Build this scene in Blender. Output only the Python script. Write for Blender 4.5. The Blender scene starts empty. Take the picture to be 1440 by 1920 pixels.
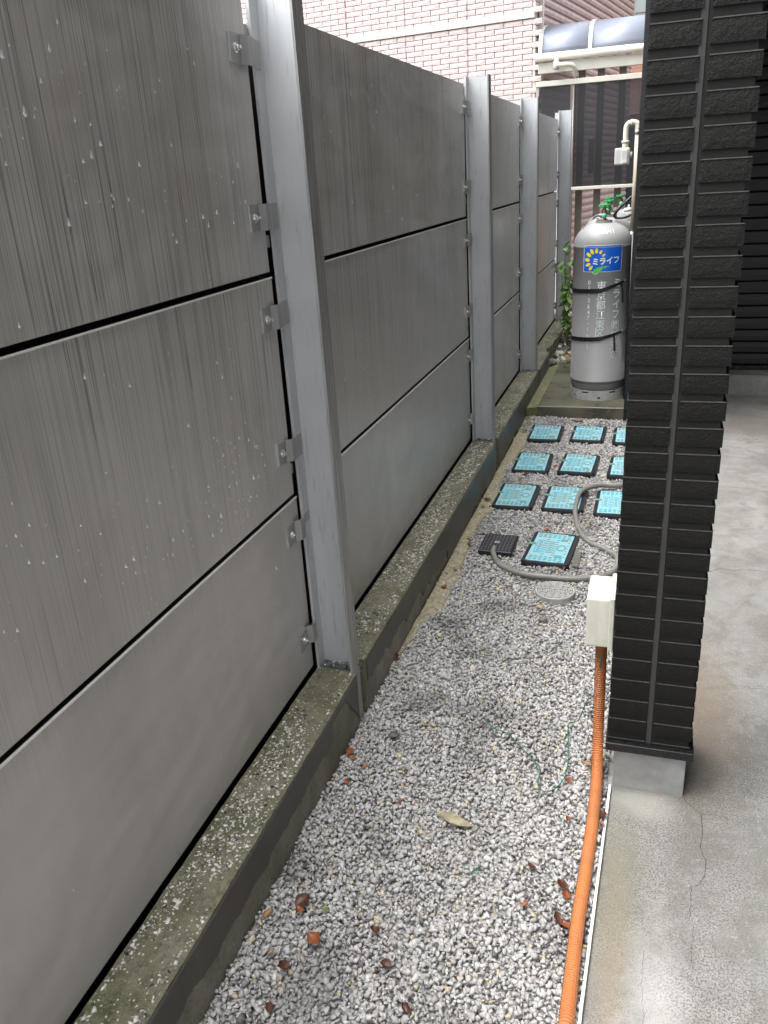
import bpy, bmesh, math, random
import numpy as np
from mathutils import Vector, Matrix, noise
random.seed(7); rng = np.random.default_rng(7)
R = math.radians
SC = bpy.context.scene
COL = SC.collection

# ------------------------------------------------------------------ camera, sky, sun, exposure
cam = bpy.data.cameras.new('camera'); co = bpy.data.objects.new('camera', cam); COL.objects.link(co)
cam.sensor_fit = 'VERTICAL'; cam.sensor_height = 36; cam.sensor_width = 27
cam.lens = 1543.82 / 1920 * 36
cam.clip_start = 0.02; cam.clip_end = 300
co.location = (0, 0, 1.55); co.rotation_euler = (R(67.868), R(3.262), R(17.429))
SC.camera = co
W = bpy.data.worlds.new('World'); SC.world = W; W.use_nodes = True
wn = W.node_tree.nodes; wl = W.node_tree.links
bg = wn['Background']; sky = wn.new('ShaderNodeTexSky'); sky.sky_type = 'NISHITA'; sky.sun_disc = False
SUN_EL, SUN_AZ = R(66), R(-105)
sky.sun_elevation = SUN_EL; sky.sun_rotation = SUN_AZ; sky.air_density = 1.0; sky.dust_density = 4.0; sky.ozone_density = 1.0
hs = wn.new('ShaderNodeHueSaturation'); hs.inputs['Saturation'].default_value = 0.22
wl.new(sky.outputs[0], hs.inputs['Color']); wl.new(hs.outputs[0], bg.inputs['Color'])
bg.inputs['Strength'].default_value = 0.15
sd = bpy.data.lights.new('sun', 'SUN'); so = bpy.data.objects.new('sun', sd); COL.objects.link(so)
sd.energy = 1.4; sd.angle = R(70); sd.color = (1, 0.975, 0.94)
dirv = Vector((math.sin(SUN_AZ) * math.cos(SUN_EL), math.cos(SUN_AZ) * math.cos(SUN_EL), math.sin(SUN_EL)))
so.rotation_euler = dirv.to_track_quat('Z', 'Y').to_euler()
SC.view_settings.view_transform = 'Standard'; SC.view_settings.look = 'None'
SC.view_settings.gamma = 1; SC.view_settings.use_curve_mapping = False
SC.view_settings.exposure = 2.05
SC.render.engine = 'CYCLES'
SC.cycles.max_bounces = 7; SC.cycles.transparent_max_bounces = 12

# ------------------------------------------------------------------ materials
class NT:
    def __init__(s, name):
        s.m = bpy.data.materials.new(name); s.m.use_nodes = True
        s.n = s.m.node_tree.nodes; s.l = s.m.node_tree.links
        s.b = s.n['Principled BSDF']; s._co = None
    def new(s, t, **k):
        x = s.n.new(t)
        for a, v in k.items(): setattr(x, a, v)
        return x
    def sock(s, dst, v):
        if hasattr(v, 'is_output'): s.l.new(v, dst)
        elif isinstance(v, (tuple, list)) and dst.type == 'RGBA': dst.default_value = (*v[:3], 1)
        else: dst.default_value = v
    def pos(s):
        if not s._co: s._co = s.new('ShaderNodeNewGeometry').outputs['Position']
        return s._co
    def obj(s): return s.new('ShaderNodeTexCoord').outputs['Object']
    def rand(s): return s.new('ShaderNodeObjectInfo').outputs['Random']
    def mapv(s, v, scale=(1, 1, 1), loc=(0, 0, 0)):
        x = s.new('ShaderNodeMapping'); s.l.new(v, x.inputs[0]); x.inputs['Scale'].default_value = scale; x.inputs['Location'].default_value = loc
        return x.outputs[0]
    def noise(s, v, scale=5, detail=4, rough=0.55, dist=0, out=0):
        x = s.new('ShaderNodeTexNoise'); s.l.new(v, x.inputs['Vector'])
        x.inputs['Scale'].default_value = scale; x.inputs['Detail'].default_value = detail
        x.inputs['Roughness'].default_value = rough; x.inputs['Distortion'].default_value = dist
        return x.outputs[out]
    def voro(s, v, scale=50, out='Distance', feature='F1'):
        x = s.new('ShaderNodeTexVoronoi', feature=feature); s.l.new(v, x.inputs['Vector']); x.inputs['Scale'].default_value = scale
        return x.outputs[out]
    def ramp(s, v, pts):
        x = s.new('ShaderNodeValToRGB'); s.l.new(v, x.inputs[0]); e = x.color_ramp.elements
        while len(e) < len(pts): e.new(0.5)
        for i, (p, c) in enumerate(pts):
            e[i].position = p; e[i].color = (c, c, c, 1) if isinstance(c, (int, float)) else (*c, 1)
        return x.outputs[0]
    def mix(s, f, a, b, mode='MIX'):
        x = s.new('ShaderNodeMix', data_type='RGBA', blend_type=mode)
        s.sock(x.inputs[0], f); s.sock(x.inputs[6], a); s.sock(x.inputs[7], b)
        return x.outputs[2]
    def math(s, op, a, b=0.0, c=None, clamp=False):
        x = s.new('ShaderNodeMath', operation=op); x.use_clamp = clamp
        s.sock(x.inputs[0], a); s.sock(x.inputs[1], b)
        if c is not None: s.sock(x.inputs[2], c)
        return x.outputs[0]
    def sep(s, v):
        x = s.new('ShaderNodeSeparateXYZ'); s.l.new(v, x.inputs[0]); return x.outputs
    def bump(s, h, strength=0.3, dist=0.002, normal=None):
        x = s.new('ShaderNodeBump'); s.sock(x.inputs['Height'], h); x.inputs['Strength'].default_value = strength; x.inputs['Distance'].default_value = dist
        if normal: s.l.new(normal, x.inputs['Normal'])
        return x.outputs[0]
    def done(s, color=None, rough=None, metal=None, normal=None, **k):
        if color is not None: s.sock(s.b.inputs['Base Color'], color)
        if rough is not None: s.sock(s.b.inputs['Roughness'], rough)
        if metal is not None: s.sock(s.b.inputs['Metallic'], metal)
        if normal is not None: s.l.new(normal, s.b.inputs['Normal'])
        for a, v in k.items(): s.sock(s.b.inputs[a.replace('_', ' ')], v)
        return s.m

def simple(name, c, rough=0.5, metal=0.0, var=0.12, vs=12, bump=0.0, bs=80, **k):
    t = NT(name); o = t.obj()
    d = tuple(x * (1 - var) for x in c); h = tuple(min(1, x * (1 + var)) for x in c)
    f = t.noise(o, vs, 5, 0.6)
    colr = t.mix(t.ramp(f, [(0.3, 0.0), (0.7, 1.0)]), d, h)
    n = t.bump(t.noise(o, bs, 3), bump, 0.002) if bump else None
    return t.done(colr, t.math('MULTIPLY_ADD', f, 0.2, rough - 0.1), metal, n, **k)

M = {}
# fence panel: weathered coated metal sheet, rain streaks in its grime
t = NT('weathered_panel'); P = t.pos(); S = t.sep(P)
pm = t.mapv(P, (1, 1, 0.25))
big = t.noise(pm, 2.2, 5, 0.6); mott = t.noise(P, 14, 6, 0.65)
ofs = t.rand()
yv = t.new('ShaderNodeCombineXYZ'); t.l.new(t.math('MULTIPLY', ofs, 40.0), yv.inputs[0]); t.l.new(S[1], yv.inputs[1]); t.l.new(t.math('MULTIPLY', S[2], 0.006), yv.inputs[2])
warp = t.noise(t.mapv(P, (1, 1, 1)), 6, 2)
st1 = t.ramp(t.noise(yv.outputs[0], 72, 2, 0.5), [(0.470, 0.0), (0.492, 1.0), (0.514, 0.0)])
st2 = t.ramp(t.noise(yv.outputs[0], 130, 1.5, 0.5), [(0.44, 0.0), (0.49, 1.0), (0.54, 0.0)])
stre = t.math('MAXIMUM', st1, t.math('MULTIPLY', st2, 0.55))
patch = t.ramp(t.noise(t.mapv(P, (1, 2.0, 0.8)), 1.7, 3), [(0.34, 0.35), (0.50, 1.0)])
zm = t.new('ShaderNodeMapRange'); t.l.new(S[2], zm.inputs[0]); zm.inputs[1].default_value = 0.62; zm.inputs[2].default_value = 1.25
ym = t.new('ShaderNodeMapRange'); t.l.new(S[1], ym.inputs[0]); ym.inputs[1].default_value = 5.6; ym.inputs[2].default_value = 2.2; ym.inputs[3].default_value = 0.25
sm = t.math('MULTIPLY', t.math('MULTIPLY', stre, patch), t.math('MULTIPLY', zm.outputs[0], ym.outputs[0]))
base = t.mix(t.ramp(big, [(0.3, 0.0), (0.7, 1.0)]), (0.50, 0.482, 0.457), (0.62, 0.60, 0.572))
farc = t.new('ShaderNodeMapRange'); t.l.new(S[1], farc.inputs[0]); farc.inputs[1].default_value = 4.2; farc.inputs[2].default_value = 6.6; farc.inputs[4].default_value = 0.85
base = t.mix(farc.outputs[0], base, (0.72, 0.72, 0.71))  # far bays paler: sky glow at the far end painted into the panel
base = t.mix(t.math('MULTIPLY', mott, 0.35), base, (0.41, 0.397, 0.378))
brown = t.math('MULTIPLY', t.ramp(t.noise(t.mapv(P, (1, 1, .5)), 2.6, 4), [(0.5, 0.0), (0.72, 1.0)]), 0.45)
base = t.mix(brown, base, (0.37, 0.32, 0.27))
base = t.mix(t.math('MULTIPLY', sm, 0.85), base, (0.10, 0.094, 0.087))
dots = t.ramp(t.voro(P, 190), [(0.10, 1.0), (0.16, 0.0)])
dsel = t.ramp(t.noise(P, 30, 2), [(0.56, 0.0), (0.66, 1.0)])
base = t.mix(t.math('MULTIPLY', t.math('MULTIPLY', dots, dsel), 0.45), base, (0.55, 0.54, 0.52))
nb = t.bump(t.noise(t.mapv(P, (1, 1, 1.6)), 3.5, 2), 0.9, 0.014); nb = t.bump(stre, 0.12, 0.0006, nb)
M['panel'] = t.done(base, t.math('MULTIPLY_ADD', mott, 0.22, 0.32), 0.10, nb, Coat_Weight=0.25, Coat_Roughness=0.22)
M['panel_edge'] = simple('lit_panel_edge', (0.86, 0.85, 0.80), 0.3, 0.0, 0.04)  # sky light on the panels' top edges, painted as a pale rim
# galvanized posts
t = NT('galvanised_steel'); P = t.pos()
f = t.noise(t.mapv(P, (1, 1, 0.06)), 55, 4, 0.6); g = t.noise(P, 3.0, 4)
c_ = t.mix(f, (0.50, 0.52, 0.535), (0.63, 0.65, 0.665)); c_ = t.mix(t.ramp(g, [(0.42, 0.0), (0.75, 0.6)]), c_, (0.45, 0.465, 0.475))
fl = t.math('MULTIPLY', t.ramp(t.noise(t.mapv(P, (1, 1, 0.12)), 85, 3), [(0.60, 0.0), (0.68, 1.0)]), 0.30)
c_ = t.mix(fl, c_, (0.22, 0.22, 0.23))
M['galv'] = t.done(c_, t.math('MULTIPLY_ADD', f, 0.2, 0.36), 0.35, t.bump(f, 0.08, 0.001))
t = NT('weathered_flange_steel'); P = t.pos()
f = t.noise(t.mapv(P, (1, 1, 0.05)), 120, 4, 0.7)
M['flange'] = t.done(t.mix(t.ramp(f, [(0.35, 0.0), (0.7, 1.0)]), (0.25, 0.248, 0.24), (0.46, 0.455, 0.44)), 0.5, 0.3, t.bump(f, 0.1, 0.001))
M['clip'] = simple('clip_steel', (0.34, 0.34, 0.335), 0.38, 0.3, 0.04, 8)
M['bolt'] = simple('bright_bolt_steel', (0.78, 0.78, 0.78), 0.22, 0.9, 0.05)
M['dark_gap'] = simple('dark_gap_shade', (0.02, 0.02, 0.02), 0.8)  # near-black stand-in for the shade in and behind the fence gaps
t = NT('water_droplet'); t.b.inputs['Coat Weight'].default_value = 0.5
M['drop'] = t.done((0.95, 0.95, 0.95), 0.12, 0.35)  # near-white base stands in for sky light refracted by the drops
# kerb
t = NT('mossy_aggregate'); P = t.pos()
n1 = t.noise(P, 7, 5, 0.65); n2 = t.noise(P, 60, 6, 0.75); n3 = t.noise(P, 260, 3, 0.7)
c_ = t.mix(t.ramp(n1, [(0.36, 0.0), (0.62, 1.0)]), (0.105, 0.112, 0.048), (0.25, 0.232, 0.165))
c_ = t.mix(t.ramp(n2, [(0.30, 0.9), (0.52, 0.0)]), c_, (0.03, 0.03, 0.018))
c_ = t.mix(t.ramp(n3, [(0.52, 0.0), (0.72, 0.8)]), c_, (0.34, 0.31, 0.24))
vd = t.voro(P, 130); vc = t.sep(t.voro(P, 130, 'Color'))[0]
sp = t.math('MULTIPLY', t.ramp(vd, [(0.26, 1.0), (0.34, 0.0)]), t.ramp(vc, [(0.72, 0.0), (0.76, 1.0)]))
c_ = t.mix(sp, c_, (0.62, 0.60, 0.54))
M['kerb'] = t.done(c_, 0.62, 0.0, t.bump(t.math('ADD', n2, t.math('MULTIPLY', n3, 0.6)), 0.8, 0.006))
t = NT('rough_base_concrete'); P = t.pos()
n1 = t.noise(t.mapv(P, (1, 1, 0.5)), 9, 6, 0.7); n2 = t.noise(P, 120, 4, 0.7); n4 = t.noise(P, 2.0, 3)
c_ = t.mix(t.ramp(n1, [(0.35, 0.0), (0.65, 1.0)]), (0.22, 0.21, 0.165), (0.38, 0.36, 0.30))
c_ = t.mix(t.ramp(n2, [(0.3, 0.7), (0.5, 0.0)]), c_, (0.06, 0.058, 0.04))
c_ = t.mix(t.ramp(n4, [(0.45, 0.0), (0.7, 0.7)]), c_, (0.09, 0.10, 0.045))
M['kerb_base'] = t.done(c_, 0.7, 0.0, t.bump(n2, 0.6, 0.003))
t = NT('dark_wet_plaster'); P = t.pos()
n1 = t.noise(t.mapv(P, (1, 1, 0.7)), 5, 6, 0.65); n2 = t.noise(P, 150, 4, 0.6); n4 = t.noise(P, 1.6, 2)
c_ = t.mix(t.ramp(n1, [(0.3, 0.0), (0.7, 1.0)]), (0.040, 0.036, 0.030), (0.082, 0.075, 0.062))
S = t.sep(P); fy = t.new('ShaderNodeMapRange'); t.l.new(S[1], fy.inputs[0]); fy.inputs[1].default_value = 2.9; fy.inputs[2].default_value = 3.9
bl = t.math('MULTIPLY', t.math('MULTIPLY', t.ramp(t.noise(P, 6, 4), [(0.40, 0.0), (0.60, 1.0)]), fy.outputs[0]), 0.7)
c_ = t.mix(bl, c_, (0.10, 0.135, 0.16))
pit = t.ramp(t.voro(P, 55), [(0.07, 1.0), (0.11, 0.0)])
c_ = t.mix(t.math('MULTIPLY', pit, 0.6), c_, (0.012, 0.012, 0.01))
M['plaster'] = t.done(c_, 0.42, 0.0, t.bump(t.math('SUBTRACT', n2, pit), 0.3, 0.002))
# gravel (per-stone colour attribute)
t = NT('crushed_limestone'); a = t.new('ShaderNodeAttribute', attribute_name='stone'); P = t.pos()
n2 = t.noise(P, 220, 4, 0.7); n1 = t.noise(P, 1.3, 3)
c_ = t.mix(t.math('MULTIPLY', t.ramp(n2, [(0.35, 1.0), (0.6, 0.0)]), 0.15), a.outputs['Color'], (0.12, 0.11, 0.11))
c_ = t.mix(t.ramp(t.noise(P, 420, 2), [(0.63, 0.0), (0.72, 0.35)]), c_, (0.8, 0.78, 0.76))
M['stone'] = t.done(c_, 0.7, 0.0, t.bump(n2, 0.12, 0.001), Specular_IOR_Level=0.35)
t = NT('gravel_bed_dirt'); P = t.pos(); n2 = t.noise(P, 90, 5, 0.7)
M['dirt'] = t.done(t.mix(n2, (0.05, 0.045, 0.04), (0.17, 0.16, 0.15)), 0.9, 0.0, t.bump(n2, 0.8, 0.01))
# slab concrete
t = NT('worn_concrete'); P = t.pos(); S = t.sep(P)
n1 = t.noise(P, 2.3, 5, 0.6); n2 = t.noise(P, 9, 6, 0.7, 0.6); n3 = t.noise(P, 230, 3, 0.7); n5 = t.noise(P, 75, 4, 0.7)
c_ = t.mix(t.ramp(n1, [(0.38, 0.0), (0.62, 1.0)]), (0.22, 0.217, 0.205), (0.33, 0.326, 0.31))
c_ = t.mix(t.math('MULTIPLY', t.ramp(n2, [(0.40, 1.0), (0.56, 0.0)]), 0.55), c_, (0.15, 0.145, 0.128))
yr = t.new('ShaderNodeMapRange'); t.l.new(S[1], yr.inputs[0]); yr.inputs[1].default_value = 3.3; yr.inputs[2].default_value = 1.9; yr.inputs[3].default_value = 0.10
agg = t.math('MULTIPLY', t.ramp(n3, [(0.45, 1.0), (0.525, 0.0)]), yr.outputs[0])
aggm = t.ramp(t.noise(P, 4.5, 5, 0.65), [(0.34, 0.45), (0.56, 1.0)])
agg = t.math('MULTIPLY', agg, aggm)
c_ = t.mix(t.math('MULTIPLY', agg, 0.85), c_, (0.085, 0.082, 0.072))
c_ = t.mix(t.math('MULTIPLY', t.ramp(n5, [(0.56, 0.0), (0.66, 1.0)]), 0.22), c_, (0.55, 0.54, 0.50))
def blob(tt, P, cx, cy, rx, ry, lo=0.35, hi=1.0, wob=0.35):
    S = tt.sep(P)
    dx = tt.math('DIVIDE', tt.math('SUBTRACT', S[0], cx), rx); dy = tt.math('DIVIDE', tt.math('SUBTRACT', S[1], cy), ry)
    d = tt.math('SQRT', tt.math('ADD', tt.math('MULTIPLY', dx, dx), tt.math('MULTIPLY', dy, dy)))
    d = tt.math('ADD', d, tt.math('MULTIPLY', tt.math('SUBTRACT', tt.noise(P, 14, 5, 0.7), 0.5), wob * 2))
    return tt.ramp(d, [(lo, 1.0), (hi, 0.0)])
c_ = t.mix(t.math('MULTIPLY', blob(t, P, 0.0, 1.34, 0.05, 0.42, 0.3, 1.2), 0.45), c_, (0.30, 0.23, 0.145))
c_ = t.mix(t.math('MULTIPLY', blob(t, P, 0.00, 1.52, 0.10, 0.34, 0.3, 1.2), 0.40), c_, (0.17, 0.17, 0.12))
c_ = t.mix(t.math('MULTIPLY', blob(t, P, 0.085, 1.17, 0.085, 0.36, 0.10, 1.15, 0.7), 0.50), c_, (0.50, 0.495, 0.475))
c_ = t.mix(t.math('MULTIPLY', blob(t, P, 0.05, 1.80, 0.11, 0.08, 0.3, 1.2), 0.6), c_, (0.42, 0.41, 0.37))
c_ = t.mix(t.math('MULTIPLY', blob(t, P, 0.21, 2.25, 0.14, 0.55, 0.2, 1.2, 0.2), 0.55), c_, (0.235, 0.175, 0.12))  # the pillar's brown shadow, painted into the covered floor
c_ = t.mix(t.math('MULTIPLY', blob(t, P, 0.65, 5.35, 0.5, 0.35, 0.3, 1.2), 0.5), c_, (0.17, 0.15, 0.13))
bm_ = t.math('ADD', t.math('MULTIPLY', agg, -0.5), t.math('MULTIPLY', n3, 0.5))
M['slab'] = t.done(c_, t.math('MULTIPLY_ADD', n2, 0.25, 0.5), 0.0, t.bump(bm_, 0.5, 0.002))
M['crack'] = simple('crack_shadow', (0.05, 0.048, 0.042), 0.9)
t = NT('wet_pad_concrete'); P = t.pos(); n1 = t.noise(P, 4, 6, 0.65); n3 = t.noise(P, 120, 4, 0.7)
c_ = t.mix(t.ramp(n1, [(0.36, 0.0), (0.64, 1.0)]), (0.07, 0.068, 0.045), (0.17, 0.16, 0.115))
c_ = t.mix(t.ramp(n3, [(0.3, 0.5), (0.5, 0.0)]), c_, (0.04, 0.04, 0.028))
M['pad'] = t.done(c_, t.ramp(n1, [(0.35, 0.18), (0.6, 0.5)]), 0.0, t.bump(n3, 0.25, 0.002))
M['moss'] = simple('mossy_mortar', (0.17, 0.17, 0.085), 0.7, 0, 0.45, 25, 0.8, 90)
# pillar
t = NT('black_stone_tile'); P = t.pos(); n1 = t.noise(P, 150, 5, 0.68); n2 = t.noise(P, 420, 4, 0.65)
h = t.math('ADD', n1, t.math('MULTIPLY', n2, 0.35))
c_ = t.mix(t.ramp(t.noise(P, 300, 2), [(0.66, 0.0), (0.74, 0.5)]), (0.0095, 0.0092, 0.0085), (0.05, 0.048, 0.045))
t.b.inputs['Specular IOR Level'].default_value = 0.22
M['tile'] = t.done(c_, 0.55, 0.0, t.bump(h, 1.0, 0.0032))
M['tile_edge'] = simple('lit_tile_edge', (0.060, 0.058, 0.053), 0.45, 0, 0.5, 40)  # painted highlight for the tile tops
M['tile_back'] = simple('black_mortar', (0.016, 0.0157, 0.0148), 0.7, 0, 0.15, 30, 0.3, 300, Specular_IOR_Level=0.2)
M['sealant'] = simple('grey_sealant', (0.048, 0.047, 0.046), 0.6, 0, 0.1, Specular_IOR_Level=0.25)
M['flash'] = simple('black_flashing', (0.010, 0.010, 0.011), 0.28, 0, 0.2, 50)
M['plinth'] = simple('smooth_grey_render', (0.30, 0.30, 0.29), 0.75, 0, 0.22, 16, 0.15, 120)
M['black_siding'] = simple('black_siding', (0.014, 0.0135, 0.0125), 0.5, 0, 0.2, 20, 0.3, 150)
M['ceiling'] = simple('dark_soffit', (0.03, 0.03, 0.028), 0.8)
M['shutter'] = simple('black_shutter_metal', (0.010, 0.010, 0.009), 0.5, 0.0, 0.2, 5)
M['white_edge'] = simple('white_pvc_edge', (0.78, 0.78, 0.75), 0.45)
t = NT('ivory_plastic'); P = t.obj(); n1 = t.noise(t.mapv(P, (1, 1, 0.2)), 60, 4); n2 = t.noise(P, 14, 5, 0.65)
c_ = t.mix(t.math('MULTIPLY', t.ramp(n1, [(0.45, 0.0), (0.7, 1.0)]), 0.3), (0.66, 0.66, 0.57), (0.46, 0.44, 0.36))
c_ = t.mix(t.math('MULTIPLY', t.ramp(n2, [(0.55, 0.0), (0.7, 1.0)]), 0.35), c_, (0.42, 0.40, 0.31))
M['ivory'] = t.done(c_, 0.4)
t = NT('orange_conduit'); P = t.pos(); n2 = t.noise(P, 12, 5, 0.6)
c_ = t.mix(t.ramp(n2, [(0.42, 0.0), (0.7, 0.75)]), (0.62, 0.225, 0.075), (0.36, 0.15, 0.065))
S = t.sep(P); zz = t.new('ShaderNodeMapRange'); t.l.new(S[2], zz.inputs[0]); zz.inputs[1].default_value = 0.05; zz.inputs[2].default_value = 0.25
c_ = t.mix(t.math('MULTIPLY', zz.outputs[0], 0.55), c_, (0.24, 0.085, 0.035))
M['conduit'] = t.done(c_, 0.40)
M['conduit_line'] = simple('conduit_print', (0.05, 0.05, 0.06), 0.5)
M['hose'] = simple('grey_rubber_hose', (0.24, 0.235, 0.215), 0.45, 0, 0.2, 20)
M['green_wire'] = simple('green_wire', (0.02, 0.15, 0.09), 0.45)
# meter boxes
t = NT('cyan_lid_plastic'); P = t.pos(); n2 = t.noise(P, 22, 6, 0.7); o = t.obj()
c_ = t.mix(t.math('MULTIPLY', t.ramp(n2, [(0.46, 0.0), (0.62, 1.0)]), 0.75), (0.26, 0.62, 0.74), (0.40, 0.50, 0.47))
c_ = t.mix(t.math('MULTIPLY', t.ramp(t.noise(P, 140, 5, 0.8), [(0.55, 0.0), (0.7, 1.0)]), 0.45), c_, (0.12, 0.22, 0.22))
M['cyan'] = t.done(c_, 0.45, 0.0, t.bump(n2, 0.2, 0.001))
t = NT('recessed_lid_grime'); P = t.pos(); n2 = t.noise(P, 9, 5, 0.7)
M['cyan_dark'] = t.done(t.mix(t.ramp(n2, [(0.45, 0.0), (0.62, 1.0)]), (0.12, 0.34, 0.38), (0.30, 0.24, 0.13)), 0.6)
M['black_plastic'] = simple('black_plastic', (0.014, 0.015, 0.018), 0.38, 0, 0.25, 30)
M['green_tape'] = simple('green_tab', (0.16, 0.34, 0.27), 0.5)
M['grate_mark'] = simple('worn_grate_rib', (0.30, 0.30, 0.29), 0.5)
M['grey_pvc'] = simple('grey_pvc', (0.44, 0.44, 0.415), 0.5, 0, 0.15, 30)
M['grey_pvc_dark'] = simple('grey_pvc_grime', (0.15, 0.145, 0.12), 0.6)
# cylinder
t = NT('grey_cylinder_paint'); P = t.obj(); n1 = t.noise(P, 5, 4); n2 = t.noise(P, 90, 3)
c_ = t.mix(n1, (0.23, 0.233, 0.232), (0.285, 0.288, 0.287))
dr = t.math('MULTIPLY', t.ramp(t.voro(P, 60), [(0.06, 1.0), (0.11, 0.0)]), t.ramp(t.sep(P)[2], [(0.9, 0.0), (0.98, 0.6)]))
c_ = t.mix(dr, c_, (0.75, 0.75, 0.75))
M['cyl'] = t.done(c_, 0.5, 0.0, t.bump(n2, 0.05, 0.001))
M['ring'] = simple('ring_bounce_light', (0.52, 0.52, 0.51), 0.5, 0, 0.15, 30)  # light bounced off the pad, put into the foot ring's colour
M['cyl_wear'] = simple('faded_print', (0.62, 0.63, 0.63), 0.5)
M['blue'] = simple('label_blue', (0.008, 0.115, 0.60), 0.35, 0, 0.06)
M['white'] = simple('label_white', (0.80, 0.82, 0.84), 0.4, 0, 0.03)
M['print'] = simple('white_print', (0.72, 0.75, 0.77), 0.5, 0, 0.12, 60)
M['yellow'] = simple('label_yellow', (0.85, 0.66, 0.01), 0.4, 0, 0.05)
M['lgreen'] = simple('label_green', (0.10, 0.52, 0.06), 0.4, 0, 0.05)
M['strap'] = simple('black_strap', (0.010, 0.010, 0.010), 0.42, 0, 0.2, 60)
M['wheel'] = simple('green_handwheel', (0.03, 0.33, 0.10), 0.4)
M['mint'] = simple('mint_cap', (0.10, 0.50, 0.34), 0.4)
M['brass'] = simple('brass_valve', (0.42, 0.30, 0.13), 0.4, 0.8)
M['tanpipe'] = simple('tan_coated_pipe', (0.60, 0.52, 0.40), 0.45, 0, 0.08)
M['ivpipe'] = simple('ivory_fitting', (0.62, 0.60, 0.48), 0.4, 0, 0.1)
M['meter'] = simple('pale_grey_meter', (0.52, 0.53, 0.50), 0.45, 0, 0.08)
M['steel'] = simple('plain_steel', (0.50, 0.50, 0.49), 0.35, 0.8)
M['rubber'] = simple('black_rubber', (0.012, 0.012, 0.012), 0.35)
# houses behind
t = NT('pink_rock_face_brick'); P = t.obj(); n1 = t.noise(P, 38, 5, 0.6); rd = t.rand()
c_ = t.mix(t.ramp(t.noise(P, 26, 4), [(0.35, 0.0), (0.65, 1.0)]), (0.52, 0.425, 0.405), (0.66, 0.575, 0.555))
c_ = t.mix(t.math('MULTIPLY', rd, 0.25), c_, (0.50, 0.37, 0.36))
M['pink'] = t.done(c_, 0.6, 0.0, t.bump(n1, 0.6, 0.005))
M['pink_joint'] = simple('mauve_joint', (0.36, 0.255, 0.26), 0.8)
M['pink_board'] = simple('dusty_pink_board', (0.44, 0.335, 0.315), 0.65, 0, 0.3, 18, 0.7, 30)
M['cream'] = simple('cream_trim', (0.56, 0.54, 0.47), 0.45, 0, 0.08, 8)
M['taupe'] = simple('taupe_aluminium', (0.40, 0.37, 0.33), 0.4, 0.1, 0.06)
M['brownpost'] = simple('brown_aluminium', (0.165, 0.135, 0.115), 0.42, 0.1, 0.06)
t = NT('orange_brick_wall'); P = t.pos()
br = t.new('ShaderNodeTexBrick'); bx = t.new('ShaderNodeCombineXYZ'); S = t.sep(P); t.l.new(S[0], bx.inputs[0]); t.l.new(S[2], bx.inputs[1]); t.l.new(bx.outputs[0], br.inputs['Vector'])
br.inputs['Scale'].default_value = 1; br.inputs['Brick Width'].default_value = 0.24; br.inputs['Row Height'].default_value = 0.085; br.inputs['Mortar Size'].default_value = 0.006
br.inputs['Color1'].default_value = (0.58, 0.30, 0.20, 1); br.inputs['Color2'].default_value = (0.50, 0.25, 0.17, 1); br.inputs['Mortar'].default_value = (0.34, 0.22, 0.17, 1)
M['orange_brick'] = t.done(br.outputs[0], 0.7)
M['vent'] = simple('pink_vent_hood', (0.66, 0.42, 0.34), 0.5)
M['navy'] = simple('dark_window_glass', (0.03, 0.035, 0.05), 0.15)
t = NT('smoked_mesh'); tr = t.new('ShaderNodeBsdfTransparent'); mx = t.new('ShaderNodeMixShader')
tr.inputs[0].default_value = (1, 1, 1, 1); mx.inputs[0].default_value = 0.67
outn = [n for n in t.n if n.type == 'OUTPUT_MATERIAL'][0]
t.l.new(tr.outputs[0], mx.inputs[1]); t.l.new(t.b.outputs[0], mx.inputs[2]); t.l.new(mx.outputs[0], outn.inputs[0])
M['mesh'] = t.done((0.022, 0.023, 0.027), 0.35)
t = NT('smoked_polycarbonate'); o = t.obj(); n1 = t.noise(o, 2.5, 5, 0.7)
M['poly'] = t.done((0.19, 0.21, 0.26), 0.42, 0.0, None, Coat_Weight=0.15, Coat_Roughness=0.3)
t = NT('frosted_window'); M['glass'] = t.done((0.36, 0.42, 0.41), 0.2)
# vegetation / litter
t = NT('green_leaf'); rd = t.rand(); o = t.obj()
c_ = t.mix(t.noise(t.pos(), 30, 2), (0.10, 0.26, 0.05), (0.26, 0.42, 0.12))
M['leaf'] = t.done(c_, 0.4, Transmission_Weight=0.0, Subsurface_Weight=0.0)
def leafm(nm, a, b):
    t = NT(nm); return t.done(t.mix(t.noise(t.pos(), 90, 4), a, b), 0.42, 0.0, t.bump(t.noise(t.pos(), 200, 3), 0.4, 0.002))
M['dry_orange'] = leafm('orange_dead_leaf', (0.34, 0.105, 0.035), (0.16, 0.045, 0.015))
M['dry_brown'] = leafm('brown_dead_leaf', (0.12, 0.040, 0.02), (0.04, 0.014, 0.009))
M['dry_tan'] = leafm('tan_dead_leaf', (0.34, 0.20, 0.09), (0.20, 0.10, 0.04))
M['dry_green'] = leafm('green_fallen_leaf', (0.10, 0.20, 0.03), (0.20, 0.28, 0.05))
M['moss_stone'] = simple('lichened_mortar', (0.33, 0.30, 0.20), 0.8, 0, 0.4, 60, 0.9, 120)
M['twig'] = simple('dark_twig', (0.06, 0.035, 0.02), 0.7)

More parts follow.
